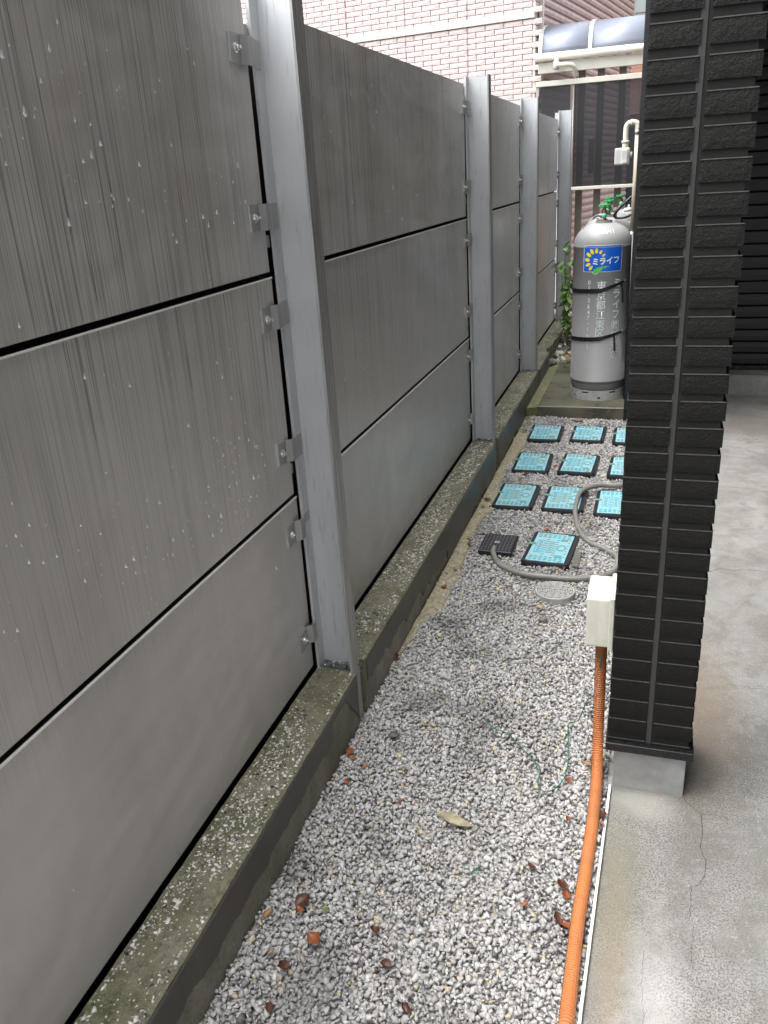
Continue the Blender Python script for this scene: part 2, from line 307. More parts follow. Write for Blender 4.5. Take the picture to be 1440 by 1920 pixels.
# ------------------------------------------------------------------ mesh helpers
def add_box(bm, x0, x1, y0, y1, z0, z1, mi=0, top=None):
    v = [bm.verts.new((x, y, z)) for z in (z0, z1) for y in (y0, y1) for x in (x0, x1)]
    fs = [(0, 2, 3, 1), (4, 5, 7, 6), (0, 1, 5, 4), (2, 6, 7, 3), (0, 4, 6, 2), (1, 3, 7, 5)]
    r = []
    for k, f in enumerate(fs):
        q = bm.faces.new([v[i] for i in f]); q.material_index = (top if (k == 1 and top is not None) else mi); r.append(q)
    return v
def bevel_all(bm, w, seg=1):
    bmesh.ops.bevel(bm, geom=list(bm.edges), offset=w, segments=seg, affect='EDGES', profile=0.6, clamp_overlap=True)
def obj(name, bm, mats, parent=None, smooth=False, auto=None):
    me = bpy.data.meshes.new(name)
    if isinstance(bm, bmesh.types.BMesh):
        bmesh.ops.recalc_face_normals(bm, faces=bm.faces) if auto != 'keep' else None
        bm.to_mesh(me); bm.free()
    else: me = bm
    for m in (mats if isinstance(mats, (list, tuple)) else [mats]): me.materials.append(M[m] if isinstance(m, str) else m)
    if smooth: me.polygons.foreach_set('use_smooth', [True] * len(me.polygons))
    o = bpy.data.objects.new(name, me); COL.objects.link(o)
    if parent: o.parent = parent
    return o
def box(name, d, mat, parent=None, bev=0.0, top=None):
    bm = bmesh.new(); add_box(bm, *d, top=top)
    if bev: bevel_all(bm, bev)
    return obj(name, bm, mat, parent)
def inst(name, src, parent=None, loc=None, rot=None, scale=None):
    o = bpy.data.objects.new(name, src.data); COL.objects.link(o)
    if parent: o.parent = parent
    if loc is not None: o.location = loc
    if rot is not None: o.rotation_euler = rot
    if scale is not None: o.scale = scale
    return o
def tag(o, label=None, cat=None, group=None, kind=None):
    for k, v in (('label', label), ('category', cat), ('group', group), ('kind', kind)):
        if v: o[k] = v
    return o
def thing(name, label, cat, loc=(0, 0, 0), rz=0, group=None):
    o = bpy.data.objects.new(name, None); COL.objects.link(o); o.location = loc; o.rotation_euler = (0, 0, rz); o.empty_display_size = 0.1
    return tag(o, label, cat, group)
def copy_tree(o, parent=None):
    c = o.copy(); COL.objects.link(c); c.parent = parent
    for ch in list(o.children): copy_tree(ch, c)
    return c
def add_lathe(bm, prof, seg=32, c=(0, 0, 0), caps=True, mi=0):
    rings = []
    for r, z in prof:
        rings.append([bm.verts.new((c[0] + r * math.cos(2 * math.pi * i / seg), c[1] + r * math.sin(2 * math.pi * i / seg), c[2] + z)) for i in range(seg)])
    for a, b in zip(rings, rings[1:]):
        for i in range(seg):
            j = (i + 1) % seg
            f = bm.faces.new((a[i], a[j], b[j], b[i])); f.material_index = mi
    if caps:
        for rg in (rings[0], rings[-1]):
            try: bm.faces.new(rg).material_index = mi
            except ValueError: pass
def catmull(pts, step):
    pts = [Vector(p) for p in pts]; P = [pts[0] * 2 - pts[1]] + pts + [pts[-1] * 2 - pts[-2]]; out = []
    for i in range(1, len(P) - 2):
        n = max(1, int((P[i + 1] - P[i]).length / step))
        for k in range(n):
            u = k / n
            out.append(0.5 * ((2 * P[i]) + (-P[i - 1] + P[i + 1]) * u + (2 * P[i - 1] - 5 * P[i] + 4 * P[i + 1] - P[i + 2]) * u * u + (-P[i - 1] + 3 * P[i] - 3 * P[i + 1] + P[i + 2]) * u ** 3))
    out.append(pts[-1]); return out
def add_tube(bm, pts, rad, seg=10, mi=0, caps=True, line=None):
    n = len(pts); rings = []; up = Vector((0, 0, 1))
    t0 = (pts[1] - pts[0]).normalized()
    nrm = t0.cross(up) if abs(t0.z) < 0.95 else t0.cross(Vector((1, 0, 0))); nrm.normalize()
    for i, p in enumerate(pts):
        tg = (pts[min(i + 1, n - 1)] - pts[max(i - 1, 0)]).normalized()
        nrm = (nrm - tg * nrm.dot(tg)).normalized(); b = tg.cross(nrm)
        r = rad(i) if callable(rad) else rad
        rings.append([bm.verts.new(p + (nrm * math.cos(2 * math.pi * k / seg) + b * math.sin(2 * math.pi * k / seg)) * r) for k in range(seg)])
    for a, b in zip(rings, rings[1:]):
        for k in range(seg):
            j = (k + 1) % seg; f = bm.faces.new((a[k], a[j], b[j], b[k])); f.material_index = line[1] if (line and k == line[0]) else mi; f.smooth = True
    if caps: bm.faces.new(rings[0]); bm.faces.new(list(reversed(rings[-1])))
def tube(name, pts, r, mat, parent=None, seg=10, step=0.02):
    bm = bmesh.new(); add_tube(bm, catmull(pts, step), r, seg); return obj(name, bm, mat, parent)
def V(*a): return Vector(a)

# stones: convex hull templates
def hull_templates(n, flat=0.64):
    T = []
    for k in range(n):
        bm = bmesh.new()
        for _ in range(9):
            v = Vector((random.gauss(0, 1), random.gauss(0, 1), random.gauss(0, 1))).normalized()
            v *= random.uniform(0.8, 1.18); bm.verts.new((v.x, v.y * random.uniform(0.75, 0.95), v.z * flat))
        r = bmesh.ops.convex_hull(bm, input=bm.verts)
        bmesh.ops.delete(bm, geom=[v for v in bm.verts if not v.link_faces], context='VERTS')
        bmesh.ops.triangulate(bm, faces=bm.faces); bm.verts.index_update()
        T.append((np.array([v.co[:] for v in bm.verts]), np.array([[v.index for v in f.verts] for f in bm.faces]))); bm.free()
    return T
TPL = hull_templates(28)
def rotmats(n, tilt=math.pi):
    a = rng.uniform(0, 2 * np.pi, n); b = rng.uniform(-tilt, tilt, n); c = rng.uniform(-tilt, tilt, n)
    ca, sa, cb, sb, cc, sc = np.cos(a), np.sin(a), np.cos(b), np.sin(b), np.cos(c), np.sin(c)
    Rz = np.zeros((n, 3, 3)); Rz[:, 0, 0] = ca; Rz[:, 0, 1] = -sa; Rz[:, 1, 0] = sa; Rz[:, 1, 1] = ca; Rz[:, 2, 2] = 1
    Rx = np.zeros((n, 3, 3)); Rx[:, 0, 0] = 1; Rx[:, 1, 1] = cb; Rx[:, 1, 2] = -sb; Rx[:, 2, 1] = sb; Rx[:, 2, 2] = cb
    Ry = np.zeros((n, 3, 3)); Ry[:, 1, 1] = 1; Ry[:, 0, 0] = cc; Ry[:, 0, 2] = sc; Ry[:, 2, 0] = -sc; Ry[:, 2, 2] = cc
    return Rz @ Rx @ Ry
def stones(name, pos, size, cols, mat, parent=None, tilt=math.pi, stretch=(0.75, 1.3), zs=None):
    n = len(pos); Rm = rotmats(n, tilt); tid = rng.integers(0, len(TPL), n)
    sx = rng.uniform(*stretch, n)
    Vs, Fs, Cs = [], [], []; off = 0
    for k, (tv, tf) in enumerate(TPL):
        ix = np.where(tid == k)[0]
        if len(ix) == 0: continue
        v = tv[None] * np.stack([sx[ix], 1 / np.sqrt(sx[ix]), np.ones(len(ix)) if zs is None else np.full(len(ix), zs)], 1)[:, None, :] * size[ix][:, None, None]
        v = np.einsum('nij,nkj->nki', Rm[ix], v) + pos[ix][:, None, :]
        Vs.append(v.reshape(-1, 3)); f = tf[None] + (np.arange(len(ix)) * len(tv))[:, None, None] + off
        Fs.append(f.reshape(-1, 3)); Cs.append(np.repeat(cols[ix], len(tv), axis=0)); off += len(ix) * len(tv)
    Vv = np.concatenate(Vs); Ff = np.concatenate(Fs); Cc = np.concatenate(Cs)
    me = bpy.data.meshes.new(name); me.vertices.add(len(Vv)); me.vertices.foreach_set('co', Vv.ravel())
    me.loops.add(Ff.size); me.loops.foreach_set('vertex_index', Ff.ravel().astype(np.int32))
    me.polygons.add(len(Ff)); me.polygons.foreach_set('loop_start', np.arange(0, Ff.size, 3, dtype=np.int32)); me.polygons.foreach_set('loop_total', np.full(len(Ff), 3, dtype=np.int32))
    at = me.color_attributes.new('stone', 'FLOAT_COLOR', 'POINT'); at.data.foreach_set('color', np.c_[Cc, np.ones(len(Cc))].ravel())
    me.update(calc_edges=True); me.validate()
    o = obj(name, me, mat, parent); o['kind'] = 'stuff'; return o

# ------------------------------------------------------------------ ground and setting
KX, KT = -0.78, 0.19                # kerb face, kerb top
g = bmesh.new(); add_box(g, -60, 60, -40, 60, -0.30, -0.16)
tag(obj('ground', g, 'dirt'), kind='structure', label='bare dark earth under and around the passage')
g = bmesh.new(); add_box(g, KX - 0.02, 0.14, -1.2, 8.6, -0.159, -0.007)
M['fines'] = simple('stone_fines', (0.34, 0.33, 0.315), 0.8, 0, 0.4, 90, 0.8, 160)
tag(obj('gravel_bed', g, 'fines'), kind='structure')
# water box rectangles (cx, cy, yaw)
BOX = [(-0.597, 4.98, 0.5), (-0.340, 4.985, -0.5), (-0.092, 4.96, 0.3), (-0.598, 4.41, 1.0), (-0.345, 4.415, -2.0), (-0.085, 4.39, -1.0),
       (-0.606, 3.885, -0.5), (-0.365, 3.88, -0.5), (-0.118, 3.85, 0.0), (-0.364, 3.285, -4.0)]
def free(x, y, m=0.0):
    ok = np.ones(len(x), bool); m = 0.005
    for cx, cy, _ in BOX: ok &= ~((abs(x - cx) < 0.094 - m) & (abs(y - cy) < 0.150 - m))
    ok &= ~((abs(x + 0.593) < 0.066) & (abs(y - 3.29) < 0.085))
    ok &= ((x + 0.301) ** 2 + (y - 2.892) ** 2 > 0.066 ** 2)
    ok &= ~((x > -0.064 + np.clip(y - 0.74, -2, 2) * 0.022) & (y < 1.90)); ok &= ~((x > 0.12)); ok &= ~((y > 5.375))
    ok &= ~((x > -0.045) & (y > 1.84) & (y < 2.08)) & (x > KX + 0.002)
    return ok
def edge_in(x, y):                      # exposed footing strip keeps stones away beside the kerb
    w = np.where((y > 2.35) & (y < 5.4), 0.055 + 0.02 * np.sin(y * 7) + 0.012 * np.sin(y * 23), -0.1)
    w = w * np.clip((y - 2.35) / 0.35, 0, 1) + np.where(y < 2.7, -0.01, 0)
    return x - KX > w
pitch = 0.0098
gx, gy = np.meshgrid(np.arange(KX, 0.13, pitch), np.arange(0.15, 5.39, pitch)); gx = gx.ravel(); gy = gy.ravel()
allp, alls = [], []
for lay, (z0, z1, keep) in enumerate([(-0.006, 0.000, 1.0), (0.001, 0.006, 0.85), (0.006, 0.011, 0.40)]):
    k = rng.random(len(gx)) < keep
    x = gx[k] + rng.uniform(-0.6, 0.6, k.sum()) * pitch; y = gy[k] + rng.uniform(-0.6, 0.6, k.sum()) * pitch
    ok = free(x, y) & (edge_in(x, y) | (rng.random(len(x)) < 0.16)); x = x[ok]; y = y[ok]
    und = 0.004 * np.sin(x * 9 + 1) * np.sin(y * 5) + 0.003 * np.sin(x * 23 + y * 17)
    allp.append(np.stack([x, y, rng.uniform(z0, z1, len(x)) + und], 1)); alls.append(np.clip(rng.lognormal(math.log(0.0073), 0.30, len(x)), 0.0040, 0.0135))
pos = np.concatenate(allp); siz = np.concatenate(alls); n = len(pos)
lum = np.clip(rng.normal(0.50, 0.065, n), 0.32, 0.68)
cols = np.stack([lum * 1.0, lum * 0.98, lum * 0.955], 1)
u = rng.random(n); w_ = u < 0.10; cols[w_] = np.array([0.66, 0.65, 0.635]) * rng.uniform(0.85, 1.05, (w_.sum(), 1))
w_ = (u > 0.10) & (u < 0.125); cols[w_] = np.array([0.66, 0.56, 0.36]) * rng.uniform(0.8, 1.1, (w_.sum(), 1))
w_ = (u > 0.125) & (u < 0.15); cols[w_] = np.array([0.16, 0.15, 0.15])
w_ = (u > 0.15) & (u < 0.24); cols[w_] *= np.array([1.0, 0.94, 0.93])
pd = np.array([noise.noise(Vector((px * 6, py * 6, 0))) for px, py in pos[:, :2]])
cols *= (1 - 0.28 * np.clip((pd - 0.12) * 3, 0, 1))[:, None]
GR = stones('gravel', pos, siz, cols, 'stone', tilt=1.05, stretch=(0.85, 1.2)); tag(GR, 'pale grey crushed stone covering the passage between kerb and concrete', 'gravel', kind='stuff')
print('stones', n)

# concrete slab (front apron and covered floor) with cracks and riser
sl = bmesh.new()
def prism(bm, poly, z0, z1):
    a = [bm.verts.new((x, y, z0)) for x, y in poly]; b = [bm.verts.new((x, y, z1)) for x, y in poly]
    bm.faces.new(a); bm.faces.new(list(reversed(b)))
    for i in range(len(poly)): j = (i + 1) % len(poly); bm.faces.new((a[i], a[j], b[j], b[i]))
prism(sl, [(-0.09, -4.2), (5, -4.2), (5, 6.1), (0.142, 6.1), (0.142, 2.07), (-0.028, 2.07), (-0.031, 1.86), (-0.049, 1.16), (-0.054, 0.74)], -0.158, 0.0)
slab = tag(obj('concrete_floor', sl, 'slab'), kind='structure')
def crack(pts, w=0.0016, z=0.0008):
    bm = bmesh.new(); P2 = []
    for a, b in zip(pts, pts[1:]):
        a = V(*a, z); b = V(*b, z); nn = max(1, int((b - a).length / 0.008))
        for k in range(nn): P2.append(a.lerp(b, k / nn) + V(random.gauss(0, .0013), random.gauss(0, .0013), 0))
    P2.append(V(*pts[-1], z)); L = []
    for i, p in enumerate(P2):
        t_ = (P2[min(i + 1, len(P2) - 1)] - P2[max(i - 1, 0)]).normalized(); nv = V(-t_.y, t_.x, 0) * w * random.uniform(0.35, 1.0) * 0.5
        L.append((bm.verts.new(p + nv), bm.verts.new(p - nv)))
    for (a, b), (c, d) in zip(L, L[1:]): bm.faces.new((a, b, d, c))
    return obj('crack', bm, 'crack', slab, auto='keep')
crack([(.152, 1.843), (.171, 1.82), (.194, 1.796), (.194, 1.733), (.187, 1.677), (.196, 1.641), (.194, 1.594), (.184, 1.563), (.163, 1.546), (.161, 1.506), (.157, 1.46)], 0.0022)
crack([(.163, 1.44), (.162, 1.40), (.158, 1.37), (.160, 1.33)], 0.0012)
crack([(.194, 1.796), (.235, 1.80), (.27, 1.79)], 0.0012)
crack([(.255, 3.215), (.284, 3.224), (.319, 3.262), (.368, 3.25), (.419, 3.27), (.498, 3.262), (.60, 3.28), (.9, 3.27), (1.6, 3.3)], 0.0032)
crack([(.24, 3.29), (.26, 3.25), (.284, 3.224)], 0.0028)
crack([(.30, 4.235), (.372, 4.229), (.471, 4.221), (.591, 4.186), (.9, 4.20)], 0.0022)
crack([(.36, 4.86), (.443, 4.98), (.52, 4.95), (.556, 4.968), (.62, 5.06), (.682, 5.088), (.9, 5.1)], 0.003)
crack([(.25, 2.42), (.45, 2.40), (.8, 2.39)], 0.0010)
crack([(.062, 1.35), (.060, 1.28), (.066, 1.2), (.062, 1.12)], 0.0009)
box('riser', (0.142, 5, 6.1, 6.5, -0.15, 0.139), 'slab', None, 0.004); tag(bpy.data.objects['riser'], kind='structure')
bpy.data.objects['riser'].name = 'floor_step'
# pale edging strip beside the slab
ed = bmesh.new(); EL = [(-0.0855, -1.2), (-0.0545, 0.74), (-0.0495, 1.16), (-0.0315, 1.84)]; prism(ed, EL + [(x - 0.0062, y) for x, y in reversed(EL)], -0.05, 0.013)
tag(obj('edging_strip', ed, 'white_edge'), 'thin white plastic strip along the left edge of the concrete floor', 'edging')

# ------------------------------------------------------------------ kerb wall under the fence
kerb = thing('kerb_wall', 'low mossy concrete kerb wall carrying the metal fence', 'low wall')
POSTY = [-0.30, 1.98, 4.27, 5.96, 8.15]
def grid_top(bm, x0, x1, y0, y1, z, nx, ny, amp, mi=0):
    vs = [[bm.verts.new((x0 + (x1 - x0) * i / nx, y0 + (y1 - y0) * j / ny, z + amp * noise.noise(Vector((i * .9 + y0 * 3, j * .7, 5.1))) - (0.004 + 0.005 * abs(noise.noise(Vector((j * .31, 2, 1)))) if i == nx else 0))) for i in range(nx + 1)] for j in range(ny + 1)]
    for j in range(ny):
        for i in range(nx): bm.faces.new((vs[j][i], vs[j][i + 1], vs[j + 1][i + 1], vs[j + 1][i])).material_index = mi
    return vs
def kerb_seg(y0, y1):
    bm = bmesh.new(); ny = int((y1 - y0) / 0.025)
    vs = grid_top(bm, -0.9050, KX, y0, y1, KT, 8, ny, 0.0035)
    bk = [bm.verts.new((-0.9050, v[0].co.y, -0.15)) for v in vs]
    for j in range(ny): bm.faces.new((vs[j][0], vs[j + 1][0], bk[j + 1], bk[j])).material_index = 0
    lo = [bm.verts.new((KX - 0.002, v[-1].co.y, -0.15)) for v in vs]
    mid = [bm.verts.new((KX + 0.0015 * noise.noise(Vector((j * .4, 0, 0))), v[-1].co.y, KT - 0.012)) for j, v in enumerate(vs)]
    for j in range(ny):
        bm.faces.new((vs[j][-1], mid[j], mid[j + 1], vs[j + 1][-1])).material_index = 0
        bm.faces.new((mid[j], lo[j], lo[j + 1], mid[j + 1])).material_index = 1
    for j in (0, ny):
        a = vs[j]; bm.faces.new(list(a) + [mid[j], lo[j], bk[j]]).material_index = 0
    return obj('kerb_block', bm, ['kerb', 'kerb_base'], kerb)
kerb_seg(-1.2, 1.952)
kerb_seg(2.022, 4.242); kerb_seg(4.31, 5.93); kerb_seg(6.0, 6.62)
bm = bmesh.new()     # broken stretch beyond: narrower and jagged
pts = [(-0.9050, 6.62), (-0.80, 6.62), (-0.815, 6.75), (-0.79, 6.9), (-0.80, 7.05), (-0.775, 7.3), (-0.785, 7.7), (-0.785, 8.10), (-0.9050, 8.10)]
prism(bm, pts, -0.15, KT - 0.001); obj('broken_kerb_block', bm, 'kerb', kerb)
box('kerb_block', (-1.06, KX, 8.2, 8.6, -0.15, KT), 'kerb', kerb)
# dark plaster coat with a ragged lower edge, sheet with thickness
def coat(y0, y1, fz, name='plaster_coat'):
    bm = bmesh.new(); n_ = int((y1 - y0) / 0.01); T = 0.0035; rows = []
    for j in range(n_ + 1):
        y = y0 + (y1 - y0) * j / n_; z = max(-0.02, min(KT - 0.03, fz(y) + random.gauss(0, .0018)))
        o_ = KX + 0.0005; rows.append([bm.verts.new((o_, y, z)), bm.verts.new((o_ + T, y, z + .001)), bm.verts.new((o_ + T, y, KT - 0.012)), bm.verts.new((o_ - .002, y, KT - 0.0085))])
    for a, b in zip(rows, rows[1:]):
        for i in range(3): bm.faces.new((a[i], a[i + 1], b[i + 1], b[i]))
    bm.faces.new(rows[0]); bm.faces.new(list(reversed(rows[-1])))
    return obj(name, bm, 'plaster', kerb)
def nz(y, f, s=0): return noise.noise(Vector((y * f, s, 3.3)))
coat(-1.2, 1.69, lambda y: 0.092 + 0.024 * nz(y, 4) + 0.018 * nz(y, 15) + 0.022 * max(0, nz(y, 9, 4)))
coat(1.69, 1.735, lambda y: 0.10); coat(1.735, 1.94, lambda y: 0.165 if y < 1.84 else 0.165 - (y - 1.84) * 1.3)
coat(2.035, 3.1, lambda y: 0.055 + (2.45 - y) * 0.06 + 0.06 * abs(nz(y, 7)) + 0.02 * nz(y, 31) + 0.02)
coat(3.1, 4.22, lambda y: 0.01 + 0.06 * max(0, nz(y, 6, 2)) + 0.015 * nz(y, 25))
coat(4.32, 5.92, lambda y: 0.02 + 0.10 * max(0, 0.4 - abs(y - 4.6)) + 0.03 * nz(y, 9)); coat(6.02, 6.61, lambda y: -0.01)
# stones set in the kerb top
def kt_pts(y0, y1, n_):
    y = rng.uniform(y0, y1, n_); x = KX - 0.008 - np.abs(rng.normal(0.055, 0.036, n_)); x = np.clip(x, -0.895, KX - 0.006)
    keep = np.array([noise.noise(Vector((a * 9, b * 4, 0))) for a, b in zip(x, y)]) > -0.18
    return x[keep], y[keep]
X_, Y_ = [], []
for a, b, c in ((0.3, 1.94, 5200), (2.03, 4.22, 5200), (4.32, 5.9, 900), (6.02, 8.0, 600)):
    x, y = kt_pts(a, b, c); X_.append(x); Y_.append(y)
x = np.concatenate(X_); y = np.concatenate(Y_); n = len(x)
sz = np.clip(rng.lognormal(math.log(0.0030), 0.5, n), 0.0012, 0.0075)
v_ = rng.random(n); kc = np.full((n, 3), 0.78) * rng.uniform(0.75, 1.15, (n, 1)) * np.array([1, .98, .92])
kc[v_ < 0.35] = np.array([0.30, 0.27, 0.20]); kc[v_ < 0.25] = np.array([0.17, 0.16, 0.12]); kc[v_ < 0.10] = np.array([0.04, 0.04, 0.045])
stones('aggregate', np.stack([x, y, np.full(n, KT - 0.0005)], 1), sz, kc, 'stone', kerb, tilt=0.35, zs=0.8)
# footing along the kerb
bm = bmesh.new(); rows = []
for j in range(140):
    yy = 2.25 + j * (5.39 - 2.25) / 139; w = 0.075 + 0.022 * math.sin(yy * 7) + 0.02 * nz(yy, 9) ; w *= min(1, max(0.1, (yy - 2.2) / 0.5))
    rows.append([bm.verts.new((KX + w * q, yy, (0.012 if q < 0.95 else -0.004) + 0.006 * noise.noise(Vector((q * 9, yy * 30, 2))))) for q in (0.06, 0.3, 0.5, 0.7, 0.85, 1.0)])
for a, b in zip(rows, rows[1:]):
    for i in range(5): bm.faces.new((a[i], a[i + 1], b[i + 1], b[i]))
obj('footing', bm, 'moss_stone', kerb)

# ------------------------------------------------------------------ fence
fence = thing('metal_panel_fence', 'tall streaked grey metal panel fence with galvanised posts on the kerb', 'fence')
PX = -0.912
# posts: H section
def post_mesh(z1):
    bm = bmesh.new()
    def sec(x0, x1, y0, y1, mi, za, zb):
        add_box(bm, x0, x1, y0, y1, za, zb, mi)
    sec(-0.9035, -0.801, 0.010, 0.016, 0, 0.17, z1)              # web
    sec(-0.801, -0.795, -0.045, 0.0165, 1, -0.08, z1 + 0.001)     # front flange
    sec(-0.9115, -0.9035, -0.034, 0.026, 0, 0.12, z1 + 0.001)    # back flange
    return bm
pm_ = None
for i, y in enumerate(POSTY):
    z1 = [1.97, 1.97, 1.966, 1.975, 2.008][i]
    p = obj('post', post_mesh(z1), ['galv', 'flange'], fence); p.location = (0.0095, y, 0); p.rotation_euler = (0, -0.006, 0)
    box('gap_shade_strip', (-0.985, -0.975, y - 0.14, y + 0.28, -0.16, 1.90), 'dark_gap', fence)  # added dark strip, stands in for shade beside the post
bm = bmesh.new(); add_box(bm, -1.04, -0.975, -.01, 0.05, -0.1, 2.03); e_ = obj('post', bm, 'galv', fence); e_.location = (0, 8.95, 0)
# crumbled mortar round the post feet
for y in POSTY[1:4]:
    k = 90; px_ = rng.uniform(-0.905, -0.785, k); py_ = y + 0.012 - np.abs(rng.normal(0, 0.012, k)); 
    cc = np.where(rng.random((k, 1)) < 0.4, 0.6, 0.14) * np.ones((k, 3))
    stones('mortar_crumbs', np.stack([px_, py_, np.full(k, KT + 0.001)], 1), rng.uniform(0.0025, 0.007, k), cc, 'stone', fence)
rowz = [(0.204, 0.748), (0.762, 1.336), (1.350, 1.929)]
def panel(y0, y1, z0, z1):
    bm = bmesh.new(); ny, nzv = 18, 5; L = y1 - y0
    gr = [[bm.verts.new((PX + 0.0012 * noise.noise(Vector((0, (y0 + L * i / ny) * 2.2, (z0 + (z1 - z0) * j / nzv) * 2.2))), y0 + L * i / ny, z0 + (z1 - z0) * j / nzv)) for i in range(ny + 1)] for j in range(nzv + 1)]
    for j in range(nzv):
        for i in range(ny): bm.faces.new((gr[j][i], gr[j][i + 1], gr[j + 1][i + 1], gr[j + 1][i]))
    T = 0.035
    bk = {}
    rim = [gr[0][i] for i in range(ny + 1)] + [gr[j][ny] for j in range(1, nzv + 1)] + [gr[nzv][i] for i in range(ny - 1, -1, -1)] + [gr[j][0] for j in range(nzv - 1, 0, -1)]
    b0 = [bm.verts.new((v.co.x - 0.0035, v.co.y, v.co.z)) for v in rim]
    b = [bm.verts.new((v.co.x - T, v.co.y, v.co.z)) for v in rim]
    for i in range(len(rim)):
        j = (i + 1) % len(rim); f = bm.faces.new((rim[i], rim[j], b0[j], b0[i])); bm.faces.new((b0[i], b0[j], b[j], b[i])).material_index = 2
        if abs(rim[i].co.z - z1) < 1e-6 and abs(rim[j].co.z - z1) < 1e-6: f.material_index = 1
    bm.faces.new(b)
    if z1 < 1.5: add_box(bm, PX + 0.0013, PX + 0.0032, y0 + .001, y1 - .001, z1 - 0.0020, z1 + 0.0016, 1)
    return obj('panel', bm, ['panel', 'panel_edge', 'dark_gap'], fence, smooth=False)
def drops(pn, y0, y1, z0, z1, n_, scale=1.0):
    bm = bmesh.new(); cl = [(random.uniform(y0 + .05, y1 - .05), random.uniform(z0 + .1, z1 - .03)) for _ in range(10)]
    for _ in range(n_):
        if random.random() < 0.55: cy_, cz_ = random.choice(cl); y = random.gauss(cy_, 0.09); z = random.gauss(cz_, 0.07)
        else: y = random.uniform(y0, y1); z = random.uniform(z0, z1)
        if not (y0 + .01 < y < y1 - .01 and z0 + .02 < z < z1 - .02): continue
        s = min(0.0032, random.lognormvariate(math.log(0.00115), 0.55)) * scale; ln = random.uniform(1.3, 2.9)
        r0 = []
        x0 = PX + 0.0008
        top = bm.verts.new((x0 + s * .2, y, z + s * ln * 1.6)); ft = bm.verts.new((x0 + s * 1.8, y, z - s * .6)); bt = bm.verts.new((x0 + s * .1, y, z - s * ln * .8))
        lf = bm.verts.new((x0, y - s, z - s * .2)); rt = bm.verts.new((x0, y + s, z - s * .2))
        for f in ((top, lf, ft), (top, ft, rt), (ft, lf, bt), (ft, bt, rt)): bm.faces.new(f)
    if not bm.faces: bm.free(); return
    o = obj('water_droplets', bm, 'drop', pn, smooth=True, auto='keep'); o['kind'] = 'stuff'
ND = [[20, 45, 25], [25, 260, 240], [25, 70, 230], [6, 40, 200], [0, 8, 40]]
for b in range(-1, len(POSTY) - 1):
    y0 = (POSTY[b] if b >= 0 else -2.0) + 0.045; y1 = POSTY[b + 1] - 0.052
    if b == -1: continue
    box('gap_shade_sheet', (-0.972, -0.966, POSTY[b] + .1 if b >= 0 else -2, POSTY[b + 1] - .1, -0.16, 1.91), 'dark_gap', fence)  # added dark sheet, keeps the panel gaps looking shaded
    for r, (z0, z1) in enumerate(rowz):
        dy = [0.012, 0.0, -0.006][r]
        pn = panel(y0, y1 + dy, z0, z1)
        drops(pn, max(y0, 0.35), y1, z0, z1, ND[min(b + 1, 4)][r] * 1)
# clips with hex bolts
cb = bmesh.new(); H = 0.030; T = 0.005
prof = [(-0.030, 0.0), (0.018, 0.0), (0.030, 0.0135), (0.052, 0.0145), (0.070, 0.0085), (0.104, 0.0085)]   # (y, x)
fr = [[cb.verts.new((x, y, z)) for z in (-H, H)] for y, x in prof]; bk_ = [[cb.verts.new((x + T, y, z)) for z in (-H, H)] for y, x in prof]
for i in range(len(prof) - 1):
    cb.faces.new((fr[i][0], fr[i][1], fr[i + 1][1], fr[i + 1][0])); cb.faces.new((bk_[i][0], bk_[i + 1][0], bk_[i + 1][1], bk_[i][1]))
    cb.faces.new((fr[i][0], fr[i + 1][0], bk_[i + 1][0], bk_[i][0])); cb.faces.new((fr[i][1], bk_[i][1], bk_[i + 1][1], fr[i + 1][1]))
cb.faces.new((fr[0][0], bk_[0][0], bk_[0][1], fr[0][1])); cb.faces.new((fr[-1][0], fr[-1][1], bk_[-1][1], bk_[-1][0]))
cb.faces.ensure_lookup_table(); cb.faces.index_update()
for f_ in cb.faces:
    if f_.index % 4 in (2, 3) or f_.index >= 4 * (len(prof) - 1): f_.material_index = 1  # brighter steel on the edges paints in their highlight
clip0 = obj('clip', cb, ['clip', 'bolt'], fence)
bb = bmesh.new(); add_lathe(bb, [(0.0105, 0), (0.0105, 0.0015)], 16); add_lathe(bb, [(0.0072, 0.0015), (0.0072, 0.006), (0.0062, 0.007)], 6); add_lathe(bb, [(0.0035, 0.007), (0.0035, 0.013), (0.0028, 0.014)], 8)
bolt0 = obj('bolt', bb, 'bolt', clip0); bolt0.rotation_euler = (0, R(90), 0); bolt0.location = (T, -0.006, 0)
lugm = None
CZ = [1.830, 1.482, 1.240, 0.893, 0.660, 0.325]
first = True
for pi, y in enumerate(POSTY):
    for ci, z in enumerate(CZ):
        if pi == 0 : continue
        c = clip0 if first else copy_tree(clip0, fence); first = False
        c.location = (PX + 0.0005, y - [0, .105, .085, .082, .095][pi] + [(-.012), -.006, 0, 0.004, 0.008, .016][ci] * (1 if pi == 1 else -0.3), z + random.uniform(-.004, .004)); c.rotation_euler = (R([-2, 1, 0, -3, 3, 2][ci] + random.uniform(-3, 3)), 0, 0)
    for z in (1.87, 1.42, 0.83, 0.70, 0.30):      # small lugs behind the post edge
        if pi: box('lug', (-0.918, -0.9135, y - 0.060, y - 0.036, z - 0.014, z + 0.014), 'clip', fence)

